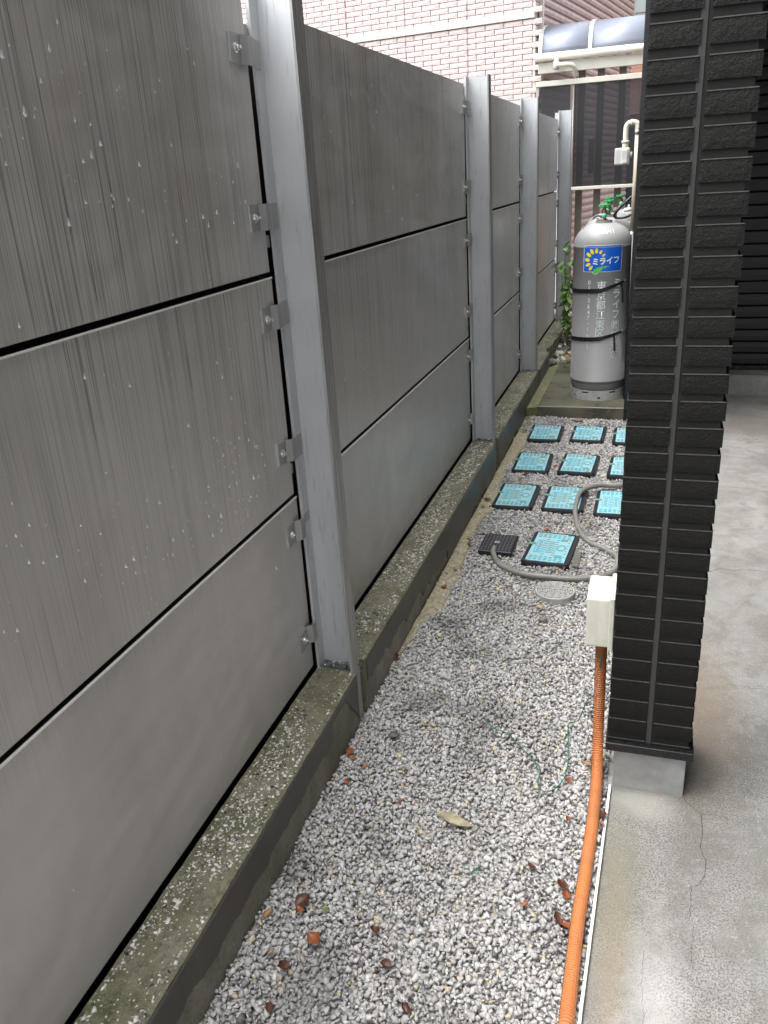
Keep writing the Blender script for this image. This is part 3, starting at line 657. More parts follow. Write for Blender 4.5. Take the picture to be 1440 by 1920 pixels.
# ------------------------------------------------------------------ black tiled pillar
pil = thing('tiled_pillar', 'black rock-faced tiled pillar standing on a grey rendered plinth', 'pillar')
box('core', (-0.0435, 0.1515, 1.8525, 2.062, 0.140, 2.52), 'tile_back', pil)
box('plinth', (-0.0295, 0.1495, 1.85, 2.055, -0.02, 0.132), 'plinth', pil, 0.002)
box('flashing', (-0.052, 0.165, 1.832, 2.085, 0.129, 0.1535), 'flash', pil, 0.0015)
box('sealant_strip', (0.0475, 0.0598, 1.8505, 1.8560, 0.1545, 2.50), 'sealant', pil)
def tile_mesh(x0, x1, seed):
    bm = bmesh.new(); nx, nz_ = 7, 3; y0, y1 = 0.0, 0.216; H = 0.0425
    vs = [[bm.verts.new((x0 + (x1 - x0) * i / nx, y0 + (0.0008 * noise.noise(Vector((i * 1.3, j * 1.9, seed))) if 0 < i < nx and 0 < j < nz_ else 0.0012), -H + H * j / nz_)) for i in range(nx + 1)] for j in range(nz_ + 1)]
    for j in range(nz_):
        for i in range(nx): bm.faces.new((vs[j][i], vs[j][i + 1], vs[j + 1][i + 1], vs[j + 1][i]))
    rim = vs[0] + [vs[j][nx] for j in range(1, nz_ + 1)] + list(reversed(vs[nz_][:-1])) + [vs[j][0] for j in range(nz_ - 1, 0, -1)]
    bk = [bm.verts.new((v.co.x, y1, v.co.z)) for v in rim]
    for i in range(len(rim)):
        j = (i + 1) % len(rim); f = bm.faces.new((rim[i], rim[j], bk[j], bk[i]))
    bm.faces.new(bk)
    # paler lip that paints the sky highlight on the top edge
    add_box(bm, x0 + 0.001, x1 - 0.001, -0.0004, 0.0012, -0.0016, 0.0006, 1)
    return bm
tm = {}
for c, (x0, x1) in enumerate(((-0.0485, 0.0460), (0.0612, 0.1560))):
    for k in range(4): tm[c, k] = None
for i in range(40):
    for c, (x0, x1) in enumerate(((-0.0485, 0.0460), (0.0612, 0.1560))):
        k = random.randrange(4)
        if tm[c, k] is None: tm[c, k] = obj('tile', tile_mesh(x0, x1, c * 10 + k), ['tile', 'tile_edge'], pil); o = tm[c, k]
        else: o = inst('tile', tm[c, k], pil)
        o.location = (random.uniform(-.0006, .0006) + 0.0002 * i, 1.847 + random.uniform(-.0005, .0005), 0.1615 + 0.0602 * i + random.uniform(-.0008, .0008))
# ------------------------------------------------------------------ house on the right
house = thing('dark_clad_house', 'dark clad house wall with covered floor behind the tiled pillar', 'house')
box('wall', (-0.138, 5.0, 5.40, 5.50, -0.1, 2.5), 'black_siding', house) if False else None
box('side_wall', (-0.134, 0.10, 5.38, 8.3, -0.1, 2.49), 'black_siding', house)
bm = bmesh.new(); prism(bm, [(-0.10, 1.80), (0.30, 1.80), (0.30, -2.5), (5.0, -2.5), (5.0, 5.6), (-0.10, 5.6)], 2.62, 4.8); obj('unseen_upper_wall', bm, 'black_siding', house)  # unseen storey, outline shaped to block front light and open sky to fence
bm = bmesh.new(); prism(bm, [(-0.10, 1.80), (0.30, 1.80), (0.30, -2.5), (5.0, -2.5), (5.0, 6.6), (-0.10, 6.6)], 2.50, 2.615); obj('unseen_soffit', bm, 'ceiling', house)  # forward part is an unseen overhang added to shade the front
box('inner_wall', (0.105, 5.0, 6.36, 6.5, 0.14, 2.495), 'ceiling', house)
box('unseen_right_wall', (3.4, 3.5, -3.8, 6.35, 0.002, 2.495), 'ceiling', house)  # unseen wall, carried forward to block light from the right
box('corner_trim', (-0.150, -0.118, 5.345, 5.379, -0.05, 2.49), 'flash', house, 0.002)
sb = bmesh.new(); add_box(sb, -0.1445, -0.1345, 5.381, 8.29, 0, 0.043); s0 = obj('siding_board', sb, 'black_siding', house)
for i in range(39):
    o = s0 if i == 0 else inst('siding_board', s0, house); o.location = (0, 0, 0.13 + 0.0602 * i)
shb = bmesh.new(); prof = [(0, 0), (-0.010, 0.006), (-0.012, 0.04), (-0.010, 0.074), (0, 0.078)]
for (a, b), (c, d) in zip(prof, prof[1:]): shb.faces.new([shb.verts.new(q) for q in ((0.11, a, b), (3.39, a, b), (3.39, c, d), (0.11, c, d))])
for f in ((0.11,), (3.39,)): shb.faces.new([shb.verts.new((f[0], a, b)) for a, b in prof])
sh0 = obj('shutter_slat', shb, 'shutter', house)
for i in range(28):
    o = sh0 if i == 0 else inst('shutter_slat', sh0, house); o.location = (0, 6.30, 0.175 + 0.082 * i)
box('shutter_bottom_bar', (0.11, 3.39, 6.27, 6.31, 0.141, 0.172), 'flash', house, 0.003)

# ------------------------------------------------------------------ electric box and orange conduit
eb = thing('electrical_box', 'ivory plastic electrical box fixed to the left side of the tiled pillar', 'electrical box')
bm = bmesh.new(); add_box(bm, -0.119, -0.060, 1.905, 2.040, 0.392, 0.534); bevel_all(bm, 0.007, 3); obj('cover', bm, 'ivory', eb)
box('back_plate', (-0.062, -0.049, 1.899, 2.046, 0.386, 0.540), 'ivory', eb, 0.002)
bm = bmesh.new(); add_lathe(bm, [(0.019, 0.0), (0.019, 0.012), (0.022, 0.013), (0.022, 0.02)], 20, (-0.079, 1.965, 0.374)); obj('gland', bm, 'ivory', eb)
for yy, zz in ((1.918, 0.521), (1.918, 0.405), (2.027, 0.521), (2.027, 0.405)):
    bm = bmesh.new(); add_lathe(bm, [(0.004, 0), (0.004, 0.0012)], 10); s = obj('screw', bm, 'steel', eb); s.rotation_euler = (0, R(-90), 0); s.location = (-0.119, yy, zz)
path = catmull([(-0.079, 1.965, 0.378), (-0.079, 1.964, 0.31), (-0.078, 1.957, 0.21), (-0.076, 1.938, 0.12), (-0.072, 1.88, 0.05), (-0.069, 1.78, 0.026), (-0.069, 1.652, 0.023), (-0.073, 1.495, 0.024), (-0.077, 1.344, 0.024), (-0.077, 1.215, 0.023), (-0.077, 1.09, 0.024), (-0.081, 0.8, 0.024), (-0.098, 0.3, 0.024), (-0.12, -0.6, 0.02)], 0.00155)
bm = bmesh.new(); rr = [0.0134, 0.0155, 0.0155, 0.0134]
add_tube(bm, path, lambda i: rr[i % 4], 16, line=(3, 1)); bm.faces.ensure_lookup_table()
for i in range(len(path) - 1):
    if i % 4 == 3:
        for k in range(16): bm.faces[i * 16 + k].material_index = 2
for f in bm.faces: f.smooth = False
M['conduit_groove'] = simple('conduit_groove_shade', (0.33, 0.11, 0.035), 0.6)  # darker colour paints the shade between the conduit ridges
cdt = obj('orange_conduit', bm, ['conduit', 'conduit_line', 'conduit_groove'], auto='keep')
tag(cdt, 'corrugated orange conduit from electrical box down along the white edging strip', 'conduit')

# ------------------------------------------------------------------ hose, wire
hp = [(-0.601, 3.235, 0.030), (-0.598, 3.19, 0.028), (-0.575, 3.13, 0.022), (-0.545, 3.086, .02), (-0.458, 3.026, .02), (-0.338, 3.015, .02), (-0.24, 3.018, .02), (-0.165, 3.045, .021), (-0.105, 3.095, .022), (-0.082, 3.18, .022), (-0.090, 3.255, .022), (-0.126, 3.307, .022), (-0.19, 3.36, .022), (-0.235, 3.42, .023), (-0.278, 3.561, .024), (-0.300, 3.70, .030), (-0.304, 3.80, .034), (-0.291, 3.936, .046), (-0.221, 4.037, .042), (-0.15, 4.08, .028), (-0.06, 4.13, .025), (0.08, 4.2, .025)]
tag(tube('garden_hose', hp, 0.0115, 'hose', seg=12, step=0.015), 'grey rubber hose looping over the gravel from the black grate', 'hose')
wp = [(-0.075, 1.93, 0.36), (-0.090, 1.99, 0.20), (-0.118, 2.08, 0.10), (-0.140, 2.08, 0.03), (-0.165, 2.06, .0255), (-0.158, 1.972, .0255), (-0.150, 1.880, .0255), (-0.154, 1.82, .0255), (-0.175, 1.772, .0255), (-0.199, 1.757, .0255), (-0.219, 1.784, .0255), (-0.219, 1.838, .0255), (-0.238, 1.87, .0255), (-0.279, 1.917, .0255), (-0.335, 1.978, .0255), (-0.37, 1.99, .0255), (-0.417, 2.032, .0255)]
tag(tube('green_wire', wp, 0.0016, 'green_wire', seg=6, step=0.01), 'thin green wire lying on the gravel left of the orange conduit', 'wire')
tag(tube('wire_scrap', [(-0.334, 1.438, 0.020), (-0.326, 1.452, .022), (-0.318, 1.462, .021), (-0.311, 1.474, .018)], 0.0022, 'green_wire', seg=6), 'short green wire offcut on the gravel below the long mossy stone', 'wire')

# ------------------------------------------------------------------ water meter boxes
def make_meter():
    t_ = thing('meter_box', '', 'meter box', group='cyan lidded meter boxes set in the gravel')
    w, d, h = 0.101, 0.158, 0.036
    bm = bmesh.new(); prof = [(1.0, 0.0), (1.0, h - 0.008), (0.97, h), (0.87, h), (0.865, h - 0.004)]
    def rr_(s, z, k=6):
        a, b = w * s, d - w * (1 - s); r = 0.018 * s; P_ = []
        for cx, cy, a0 in ((a - r, b - r, 0), (-a + r, b - r, 90), (-a + r, -b + r, 180), (a - r, -b + r, 270)):
            for q in range(k): an = R(a0 + 90 * q / (k - 1)); P_.append(bm.verts.new((cx + r * math.cos(an), cy + r * math.sin(an), z)))
        return P_
    rg = [rr_(s, z) for s, z in prof]
    for a, b in zip(rg, rg[1:]):
        for i in range(len(a)): j = (i + 1) % len(a); bm.faces.new((a[i], a[j], b[j], b[i]))
    bm.faces.new(rg[-1]); obj('frame', bm, 'black_plastic', t_)
    bm = bmesh.new(); prism(bm, [(-0.082, -0.143), (0.050, -0.143), (0.050, -0.137), (0.079, -0.137), (0.079, 0.137), (0.050, 0.137), (0.050, 0.143), (-0.082, 0.143), (-0.082, 0.030), (-0.072, 0.030), (-0.072, 0.014), (-0.082, 0.014)], h - 0.006, h + 0.0015)
    lid = obj('lid', bm, 'cyan', t_)
    bm = bmesh.new(); z0, z1 = h + 0.0016, h + 0.0030
    def dash(x, y, a, b, m=0): add_box(bm, x - a, x + a, y - b, y + b, z0, z1, m)
    for y in (-0.128, -0.114, -0.100, 0.100, 0.114, 0.128):
        for k in range(7): dash(-0.066 + 0.021 * k + (0.006 if (y * 1000) % 2 else 0), y, 0.0075, 0.0022)
    for k in range(7): dash(0.068, -0.084 + 0.028 * k, 0.004, 0.0025)
    for xx in (-0.024, 0.020):
        for k in range(8): dash(xx, -0.077 + 0.022 * k, 0.007, 0.0022)
    for (cx, cy, a, b) in ((-0.050, 0.0, 0.015, 0.060), (-0.002, 0.0, 0.011, 0.055)):
        dash(cx - a, cy, 0.0012, b); dash(cx + a, cy, 0.0012, b); dash(cx, cy - b, a, 0.0014); dash(cx, cy + b, a, 0.0014)
        for k in range(5): dash(cx, cy - b * 0.7 + k * b * 0.35, a * 0.55, 0.004)
    for cy in (-0.085, 0.080):
        dash(0.045, cy, 0.015, 0.011)
    for k in range(20):
        an = 2 * math.pi * k / 20; dash(0.045 + 0.016 * math.cos(an), 0.0 + 0.026 * math.sin(an), 0.0024, 0.004)
    rl = obj('lid_relief', bm, 'cyan_dark', lid); rl['kind'] = 'stuff'
    box('hinge_tab', (-0.1005, -0.070, 0.012, 0.032, h - 0.010, h + 0.0038), 'green_tape', t_, 0.001)
    return t_
mb0 = make_meter()
rown = ['in the far row', 'in the middle row', 'in the near row of nine']
LB = ['cyan meter box beside the kerb in the row nearest the concrete pad', 'cyan meter box in the middle of the row nearest the gas cylinder', 'cyan meter box half hidden by the pillar in the row nearest the gas cylinder',
      'cyan meter box beside the kerb in the second row from the pad', 'cyan meter box in the centre of the grid of nine', 'cyan meter box cut off by the pillar in the second row from the pad',
      'cyan meter box beside the kerb in the third row from the pad', 'cyan meter box crossed at its corner by the grey hose', 'rust-stained cyan meter box behind the pillar and the hose loop',
      'largest looking cyan meter box, standing alone beside the black grate']
for i, (x, y, a) in enumerate(BOX):
    o = mb0 if i == 0 else copy_tree(mb0); o.location = (x, y, -0.010 + 0.002 * (i % 3)); o.rotation_euler = (R(random.uniform(-.8, .8)), R(random.uniform(-.8, .8)), R(a)); o['label'] = LB[i]
mb0.name = 'meter_box'
box('loose_slab', (-0.262, -0.235, 3.14, 3.36, 0.0, 0.016), 'grey_pvc_dark'); tag(bpy.data.objects['loose_slab'], 'narrow grey strip lying against the right side of the lone meter box', 'strip')

gt = thing('drain_grate', 'small black plastic drain grate beside the lone cyan meter box', 'grate', (-0.593, 3.29, 0), R(-1))
box('frame', (-0.074, 0.074, -0.092, 0.092, 0.0, 0.030), 'black_plastic', gt, 0.004)
bm = bmesh.new()
for i in range(9):
    for j in range(11):
        if 3 <= i <= 4 and 4 <= j <= 6: continue
        add_box(bm, -0.060 + 0.015 * i - 0.0036, -0.060 + 0.015 * i + 0.0036, -0.075 + 0.015 * j - 0.0011, -0.075 + 0.015 * j + 0.0011, 0.0301, 0.0316)
add_box(bm, -0.018, 0.006, -0.012, 0.014, 0.0301, 0.0314); q = obj('ribs', bm, 'grate_mark', gt); q['kind'] = 'stuff'
mh = thing('round_cover', 'round grey plastic cover in the gravel in front of the hose', 'cover', (-0.301, 2.892, -0.008))
bm = bmesh.new(); add_lathe(bm, [(0.074, 0), (0.074, 0.026), (0.0755, 0.028), (0.0755, 0.036), (0.073, 0.038), (0.069, 0.038), (0.0685, 0.036)], 48); obj('rim', bm, 'grey_pvc', mh)
bm = bmesh.new()
for r_, nseg in ((0.062, 14), (0.053, 12), (0.044, 10), (0.035, 8), (0.026, 7), (0.017, 5), (0.009, 3)):
    for k in range(nseg):
        a0 = 2 * math.pi * (k + (0.3 if nseg % 4 else 0)) / nseg; a1 = a0 + 2 * math.pi / nseg * 0.86; q = 6
        rows = []
        for m_ in range(q + 1):
            an = a0 + (a1 - a0) * m_ / q; rows.append([bm.verts.new((rad_ * math.cos(an), rad_ * math.sin(an), z)) for rad_, z in ((r_ - .0036, .0355), (r_ - .003, .0385), (r_ + .003, .0385), (r_ + .0036, .0355))])
        for a, b in zip(rows, rows[1:]):
            for i in range(3): bm.faces.new((a[i], a[i + 1], b[i + 1], b[i]))
q = obj('tread', bm, 'grey_pvc', mh); q['kind'] = 'stuff'
bm = bmesh.new(); add_lathe(bm, [(0.0684, 0.0), (0.0684, 0.0362), (0.001, 0.0362)], 40); obj('cover_plate', bm, 'grey_pvc_dark', mh)

# ------------------------------------------------------------------ pad and gas cylinders
bm = bmesh.new(); add_box(bm, -0.705, -0.128, 5.395, 8.45, -0.1, 0.078); bevel_all(bm, 0.004, 1); tag(obj('concrete_pad', bm, 'pad'), kind='structure')
bm = bmesh.new(); prism(bm, [(KX + .006, 5.36), (-0.706, 5.40), (-0.706, 6.75), (KX + .006, 6.6)], -0.1, 0.070)
tag(obj('mortar_fillet', bm, 'moss'), kind='structure')
def make_cyl():
    r = 0.183
    t_ = thing('gas_cylinder', '', 'gas cylinder', group='tall grey gas cylinders on the concrete pad')
    bm = bmesh.new()
    pr_ = [(0.10, 0.045), (0.150, 0.050), (0.167, 0.062), (0.175, 0.080), (0.1805, 0.103), (0.183, 0.125), (0.1845, 0.1252), (0.1845, 0.130), (0.183, 0.1303), (0.183, 0.982), (0.1848, 0.984), (0.1848, 0.989), (0.1838, 0.991)]
    for k in range(1, 15):
        a = R(90 * k / 14); pr_.append((0.1838 * math.cos(a) ** 0.82 if k < 14 else 0.03, 0.991 + 0.135 * math.sin(a)))
    add_lathe(bm, pr_, 64); b_ = obj('body', bm, 'cyl', t_, smooth=True)
    # foot ring with slots
    bm = bmesh.new(); seg = 72; zz = [0.0, 0.012, 0.026, 0.040, 0.048, 0.058, 0.066]; rad = lambda z: 0.177 + 0.001 * (z / 0.066)
    vs = [[bm.verts.new((rad(z) * math.cos(2 * math.pi * i / seg), rad(z) * math.sin(2 * math.pi * i / seg), z)) for i in range(seg)] for z in zz]
    for j in range(len(zz) - 1):
        for i in range(seg):
            if j in (4,) and (i % 12) in (0, 1, 2): continue
            if j == 1 and (i % 12) == 7: continue
            bm.faces.new((vs[j][i], vs[j][(i + 1) % seg], vs[j + 1][(i + 1) % seg], vs[j + 1][i]))
    fr_ = obj('foot_ring', bm, 'ring', t_); md = fr_.modifiers.new('s', 'SOLIDIFY'); md.thickness = 0.004; md.offset = -1
    # valve guard plate, valve, handwheel
    bm = bmesh.new(); add_lathe(bm, [(0.052, 1.112), (0.052, 1.138), (0.048, 1.138), (0.048, 1.120)], 28); obj('neck_ring', bm, 'cyl', t_)
    bm = bmesh.new(); add_lathe(bm, [(0.020, 1.12), (0.020, 1.145), (0.014, 1.15), (0.014, 1.175), (0.018, 1.18), (0.018, 1.20), (0.010, 1.205), (0.008, 1.225)], 14)
    vv = obj('valve', bm, 'brass', t_)
    bm = bmesh.new(); add_lathe(bm, [(0.001, -0.006), (0.014, -0.006), (0.0165, 0.004), (0.013, 0.014), (0.006, 0.018), (0.001, 0.0185)], 14, caps=False); cp = obj('outlet_cap', bm, 'mint', vv); cp.rotation_euler = (R(90), 0, 0); cp.location = (0, -0.018, 1.165)
    bm = bmesh.new(); add_lathe(bm, [(0.020, 1.115), (0.022, 1.118), (0.022, 1.128), (0.020, 1.13)], 14); obj('valve_collar', bm, 'rubber', vv)
    bm = bmesh.new(); seg = 40; top = []; bo = []
    for i in range(seg):
        a = 2 * math.pi * i / seg; r_ = 0.035 + 0.0028 * math.cos(8 * a); top.append(bm.verts.new((r_ * math.cos(a), r_ * math.sin(a), 1.232))); bo.append(bm.verts.new((r_ * math.cos(a), r_ * math.sin(a), 1.219)))
    bm.faces.new(top); bm.faces.new(list(reversed(bo)))
    for i in range(seg): j = (i + 1) % seg; bm.faces.new((top[i], bo[i], bo[j], top[j]))
    obj('handwheel', bm, 'wheel', t_)
    return t_
CYL = [(-0.345, 5.742), (-0.356, 6.36), (-0.375, 6.93), (-0.318, 7.36)]
cy0 = make_cyl(); cyls = [cy0] + [copy_tree(cy0) for _ in CYL[1:]]
CL = ['front grey gas cylinder with the blue logo label and white lettering', 'grey gas cylinder directly behind the labelled front one', 'third grey gas cylinder back, mostly hidden, nearer the fence', 'rearmost grey gas cylinder, its green handwheel by the pipes']
for o, (x, y), l in zip(cyls, CYL, CL): o.location = (x, y, 0.078); o['label'] = l; o.rotation_euler = (0, 0, R(random.uniform(-6, 6)))
cy0.rotation_euler = (0, 0, 0)
for o in cyls[1:]:
    o.rotation_euler = (0, 0, R(random.uniform(-20, 20)))
# label and lettering wrapped on the front cylinder (u = arc length, v = height above pad)
RC = 0.183
def wrap(u, v, off): a = u / (RC); return (math.sin(a) * (RC + off), -math.cos(a) * (RC + off), v)
def patchm(cols_, off, name, mat, par):
    """cols_: list of (u, vlo, vhi) columns joined to a curved sheet"""
    bm = bmesh.new(); L = []
    for u, a, b in cols_:
        n_ = 4; L.append([bm.verts.new(wrap(u, a + (b - a) * k / n_, off)) for k in range(n_ + 1)])
    for A, B in zip(L, L[1:]):
        for k in range(4): bm.faces.new((A[k], B[k], B[k + 1], A[k + 1]))
    return obj(name, bm, mat, par, smooth=True, auto='keep')
def rrect(u0, u1, v0, v1, r, sk=0.0, corners=(1, 1, 1, 1), n_=40):
    out = []
    for k in range(n_ + 1):
        u = u0 + (u1 - u0) * (0.5 - 0.5 * math.cos(math.pi * k / n_)); lo, hi = v0, v1
        for (cu, s, tl, bl) in ((u0 + r, -1, corners[0], corners[3]), (u1 - r, 1, corners[1], corners[2])):
            if (u - cu) * s > 0:
                d = r - math.sqrt(max(0, r * r - (u - cu) ** 2))
                if tl: hi = v1 - d
                if bl: lo = v0 + d
        out.append((u, lo + sk * (u - u0), hi + sk * (u - u0)))
    return out
LU0, LU1, LV0, LV1 = -0.113, 0.139, 0.837, 0.9995
SK = 0.0
lab = patchm(rrect(LU0, LU1, LV0, LV1, 0.017, SK, (1, 0, 1, 0)), 0.0008, 'label_border', 'white', cy0)
blu = patchm(rrect(LU0 + .0035, LU1 - .0035, LV0 + .0035, LV1 - .0035, 0.014, SK, (1, 0, 1, 0)), 0.0013, 'label_field', 'blue', lab)
def poly_wrap(name, P_, off, mat, par):
    bm = bmesh.new(); cu = sum(p[0] for p in P_) / len(P_); cv = sum(p[1] for p in P_) / len(P_); c = bm.verts.new(wrap(cu, cv, off)); vs = [bm.verts.new(wrap(u, v, off)) for u, v in P_]
    for i in range(len(vs)): bm.faces.new((c, vs[i], vs[(i + 1) % len(vs)]))
    return obj(name, bm, mat, par, auto='keep')
def px2uv(x, y):      # label crop pixel coordinates (photo of the logo) to u, v
    return LU0 + (x - 90) / (660 - 90) * (LU1 - LU0), LV0 + (520 - y + (x - 90) * -0.0) / (520 - 135) * (LV1 - LV0)
for (x, y, a, b, an) in ((387, 277, 15, 26, 0), (346, 233, 17, 31, 0), (286, 214, 20, 36, 0), (221, 224, 23, 41, 0), (173, 270, 26, 42, 0), (153, 342, 27, 40, 0), (166, 412, 24, 40, 0), (210, 460, 20, 40, 0)):
    d = Vector((x - 288, y - 356)).normalized(); pts = []
    for k in range(18):
        q = 2 * math.pi * k / 18; ex, ey = a * math.cos(q), b * math.sin(q); pts.append(px2uv(x + d.x * ey - d.y * ex, y + d.y * ey + d.x * ex))
    poly_wrap('petal', pts, 0.0018, 'yellow', lab)
def leafpts(g_):
    top = [(240, 505), (262, 476), (310, 452), (370, 438), (430, 434), (474, 436)]; bot = [(440, 452), (400, 470), (350, 500), (310, 530), (270, 548), (248, 535)]
    P_ = top + bot; cx = 330; cy = 490
    return [px2uv(cx + (x - cx) * g_, cy + (y - cy) * g_) for x, y in P_]
poly_wrap('leaf_emblem_border', [px2uv(x, y) for x, y in ((236, 505), (236, 528), (252, 546), (272, 556), (296, 552), (325, 530), (325, 510), (280, 490))], 0.0010, 'white', lab)
bm = bmesh.new(); tp = [(240, 505), (262, 476), (310, 452), (370, 438), (430, 434), (474, 436)]; bt = [(248, 535), (270, 548), (310, 530), (350, 500), (400, 470), (440, 452)]
A = [bm.verts.new(wrap(*px2uv(*q), 0.0019)) for q in tp]; B = [bm.verts.new(wrap(*px2uv(*q), 0.0019)) for q in bt]
for i in range(5): bm.faces.new((B[i], B[i + 1], A[i + 1], A[i]))
obj('leaf_emblem', bm, 'lgreen', lab, auto='keep')
def text_on(txt, u, v, h, off, mat, par, name='lettering', wx=1.0, bold=0.0, sk=0.0, align='CENTER'):
    cu = bpy.data.curves.new('t', 'FONT'); cu.body = txt; cu.size = 1.0; cu.offset = bold; cu.resolution_u = 3; cu.align_x = 'LEFT'
    to = bpy.data.objects.new('t', cu); COL.objects.link(to)
    dg = bpy.context.evaluated_depsgraph_get(); dg.update(); me = bpy.data.meshes.new_from_object(to.evaluated_get(dg))
    bpy.data.objects.remove(to); bm = bmesh.new(); bm.from_mesh(me); bpy.data.meshes.remove(me)
    if not bm.verts: bm.free(); return
    xs = [q.co.x for q in bm.verts]; ys = [q.co.y for q in bm.verts]; x0, x1, y0, y1 = min(xs), max(xs), min(ys), max(ys)
    s = h
    for q in bm.verts:
        uu = (q.co.x - (x0 + x1) / 2) * s * wx; vv = (q.co.y - (y0 + y1) / 2) * s; q.co = (u + uu, v + vv + sk * uu, 0)
    bmesh.ops.triangulate(bm, faces=bm.faces)
    for _ in range(4):
        le = [e for e in bm.edges if abs(e.verts[0].co.x - e.verts[1].co.x) > 0.007]
        if not le: break
        bmesh.ops.subdivide_edges(bm, edges=le, cuts=1); bmesh.ops.triangulate(bm, faces=[f for f in bm.faces if len(f.verts) > 3])
    for q in bm.verts: q.co = wrap(q.co.x, q.co.y, off)
    return obj(name, bm, mat, par, auto='keep')
u_, v_ = px2uv(424, 358)
text_on('ミライフ', u_, v_, 0.0475, 0.0019, 'white', lab, 'logo_lettering', 0.92, 0.028, 0.06)
for k, ch in enumerate('03・3647・1611'): text_on(ch, -0.066, 0.772 - 0.0372 * k - 0.0, 0.038, 0.0007, 'print', cy0, bold=0.012)
for k, ch in enumerate('東京都江東区'): text_on(ch, 0.012, 0.752 - 0.0605 * k, 0.064, 0.0007, 'print', cy0, wx=0.95, bold=0.010)
for k, ch in enumerate(['ミ', 'ラ', 'イ', 'フ', '㈱', '城', '東', '店']): text_on(ch, 0.113, 0.765 - 0.0655 * k, 0.064, 0.0007, 'print', cy0, wx=0.9, bold=0.022 if k < 4 else 0.010)
# faded print on the shoulder
def dome(u, w, off=0.0012):
    k = min(1, max(0, w / 0.20)); a = R(90 * k); r_ = 0.1838 * math.cos(a) ** 0.82 + off; an = u / RC
    return (math.sin(an) * r_, -math.cos(an) * r_, 0.991 + 0.135 * math.sin(a) + off)
cu = bpy.data.curves.new('t', 'FONT'); cu.body = '2641'; to = bpy.data.objects.new('t', cu); COL.objects.link(to)
dg = bpy.context.evaluated_depsgraph_get(); dg.update(); me = bpy.data.meshes.new_from_object(to.evaluated_get(dg)); bpy.data.objects.remove(to)
bm = bmesh.new(); bm.from_mesh(me); bmesh.ops.triangulate(bm, faces=bm.faces)
for _ in range(2): bmesh.ops.subdivide_edges(bm, edges=list(bm.edges), cuts=1); bmesh.ops.triangulate(bm, faces=bm.faces)
for q in bm.verts: q.co = dome(-0.01 + q.co.x * 0.055, 0.072 + q.co.y * 0.05)
obj('shoulder_number', bm, 'cyl_wear', cy0, auto='keep')

# straps round the front cylinder
def strap_mesh(fn, w0, w1, a0, a1, n_=46, mat='strap', name='band', par=None):
    bm = bmesh.new(); rows = []
    for k in range(n_ + 1):
        s = k / n_; a = R(a0 + (a1 - a0) * s); z = fn(s); w = w0 + (w1 - w0) * s; r0 = RC + 0.0025; r1 = RC + 0.0045
        rows.append([bm.verts.new((r_ * math.sin(a), -r_ * math.cos(a), z + q)) for r_, q in ((r0, -w), (r1, -w), (r1, w), (r0, w))])
    for A, B in zip(rows, rows[1:]):
        for i in range(4): bm.faces.new((A[i], A[(i + 1) % 4], B[(i + 1) % 4], B[i]))
    bm.faces.new(rows[0]); bm.faces.new(list(reversed(rows[-1])))
    return obj(name, bm, mat, par, smooth=False)
def strap(label, z0, zmid, zend, hook, tail, tz):
    t_ = thing('cylinder_strap', label, 'strap', (CYL[0][0], CYL[0][1], 0.078), 0, 'black straps holding the front gas cylinder')
    strap_mesh(lambda s: z0 + (zmid - z0) * s + 0.012 * math.sin(s * 5) * 0, 0.0135, 0.0135, -175, 5, par=t_)
    strap_mesh(lambda s: zmid + (zend - zmid) * (s ** 0.9), 0.0135, 0.006, 4, 52, par=t_)
    a = R(52); p0 = V(RC * math.sin(a) + .002, -RC * math.cos(a) - .004, zend)
    bm = bmesh.new(); add_tube(bm, catmull([p0, p0.lerp(V(*hook), 0.5) + V(0, -0.004, 0), V(*hook)], 0.01), 0.0024, 8); obj('hook', bm, 'steel', t_)
    bm = bmesh.new(); a = R(tail); q0 = V((RC + .004) * math.sin(a), -(RC + .004) * math.cos(a), tz)
    for zz, dx in ((0, 0), (-0.12, 0.004)): pass
    rows = []
    for k in range(8):
        p = q0 + V(0.0012 * k - (0.004 if k in (0, 1) else 0), -0.003 - 0.001 * k, -0.017 * k); rows.append([bm.verts.new(p + V(dx, dy, 0)) for dx, dy in ((-.0055, 0), (.0055, .004), (.0055, .0055), (-.0055, .0015))])
    for A, B in zip(rows, rows[1:]):
        for i in range(4): bm.faces.new((A[i], A[(i + 1) % 4], B[(i + 1) % 4], B[i]))
    obj('loose_end', bm, 'strap', t_)
    return t_
strap('upper black strap across the lettering of the front gas cylinder', 0.700, 0.722, 0.772, (0.197, 0.02, 0.80), 47, 0.76)
strap('lower black strap with a dangling end and metal hook round the front gas cylinder', 0.385, 0.415, 0.452, (0.195, -0.03, 0.49), 33, 0.45)

# ------------------------------------------------------------------ pipes on the house wall
pp = thing('gas_piping', 'tan and ivory gas pipe with elbow loop on the dark house wall', 'gas pipe')
def vtube(name, pts, r, mat, par, seg=14): 
    bm = bmesh.new(); add_tube(bm, [V(*p) for p in pts], r, seg); return obj(name, bm, mat, par)
px0, py0 = -0.182, 6.20
vtube('pipe', [(px0, py0, 1.10), (px0, py0, 1.73)], 0.0145, 'tanpipe', pp)
vtube('pipe', [(px0, py0, 0.75), (px0, py0, 1.00)], 0.010, 'tanpipe', pp)
vtube('coupling', [(px0, py0, 1.06), (px0, py0, 1.105)], 0.018, 'steel', pp); vtube('coupling', [(px0, py0, 1.715), (px0, py0, 1.745)], 0.0175, 'steel', pp)
vtube('fitting', [(px0, py0, 1.0), (px0, py0, 1.06)], 0.016, 'tanpipe', pp); vtube('nut', [(px0, py0, 0.965), (px0, py0, 0.995)], 0.018, 'steel', pp, 6); vtube('nut', [(px0, py0, 1.008), (px0, py0, 1.022)], 0.020, 'steel', pp, 6)
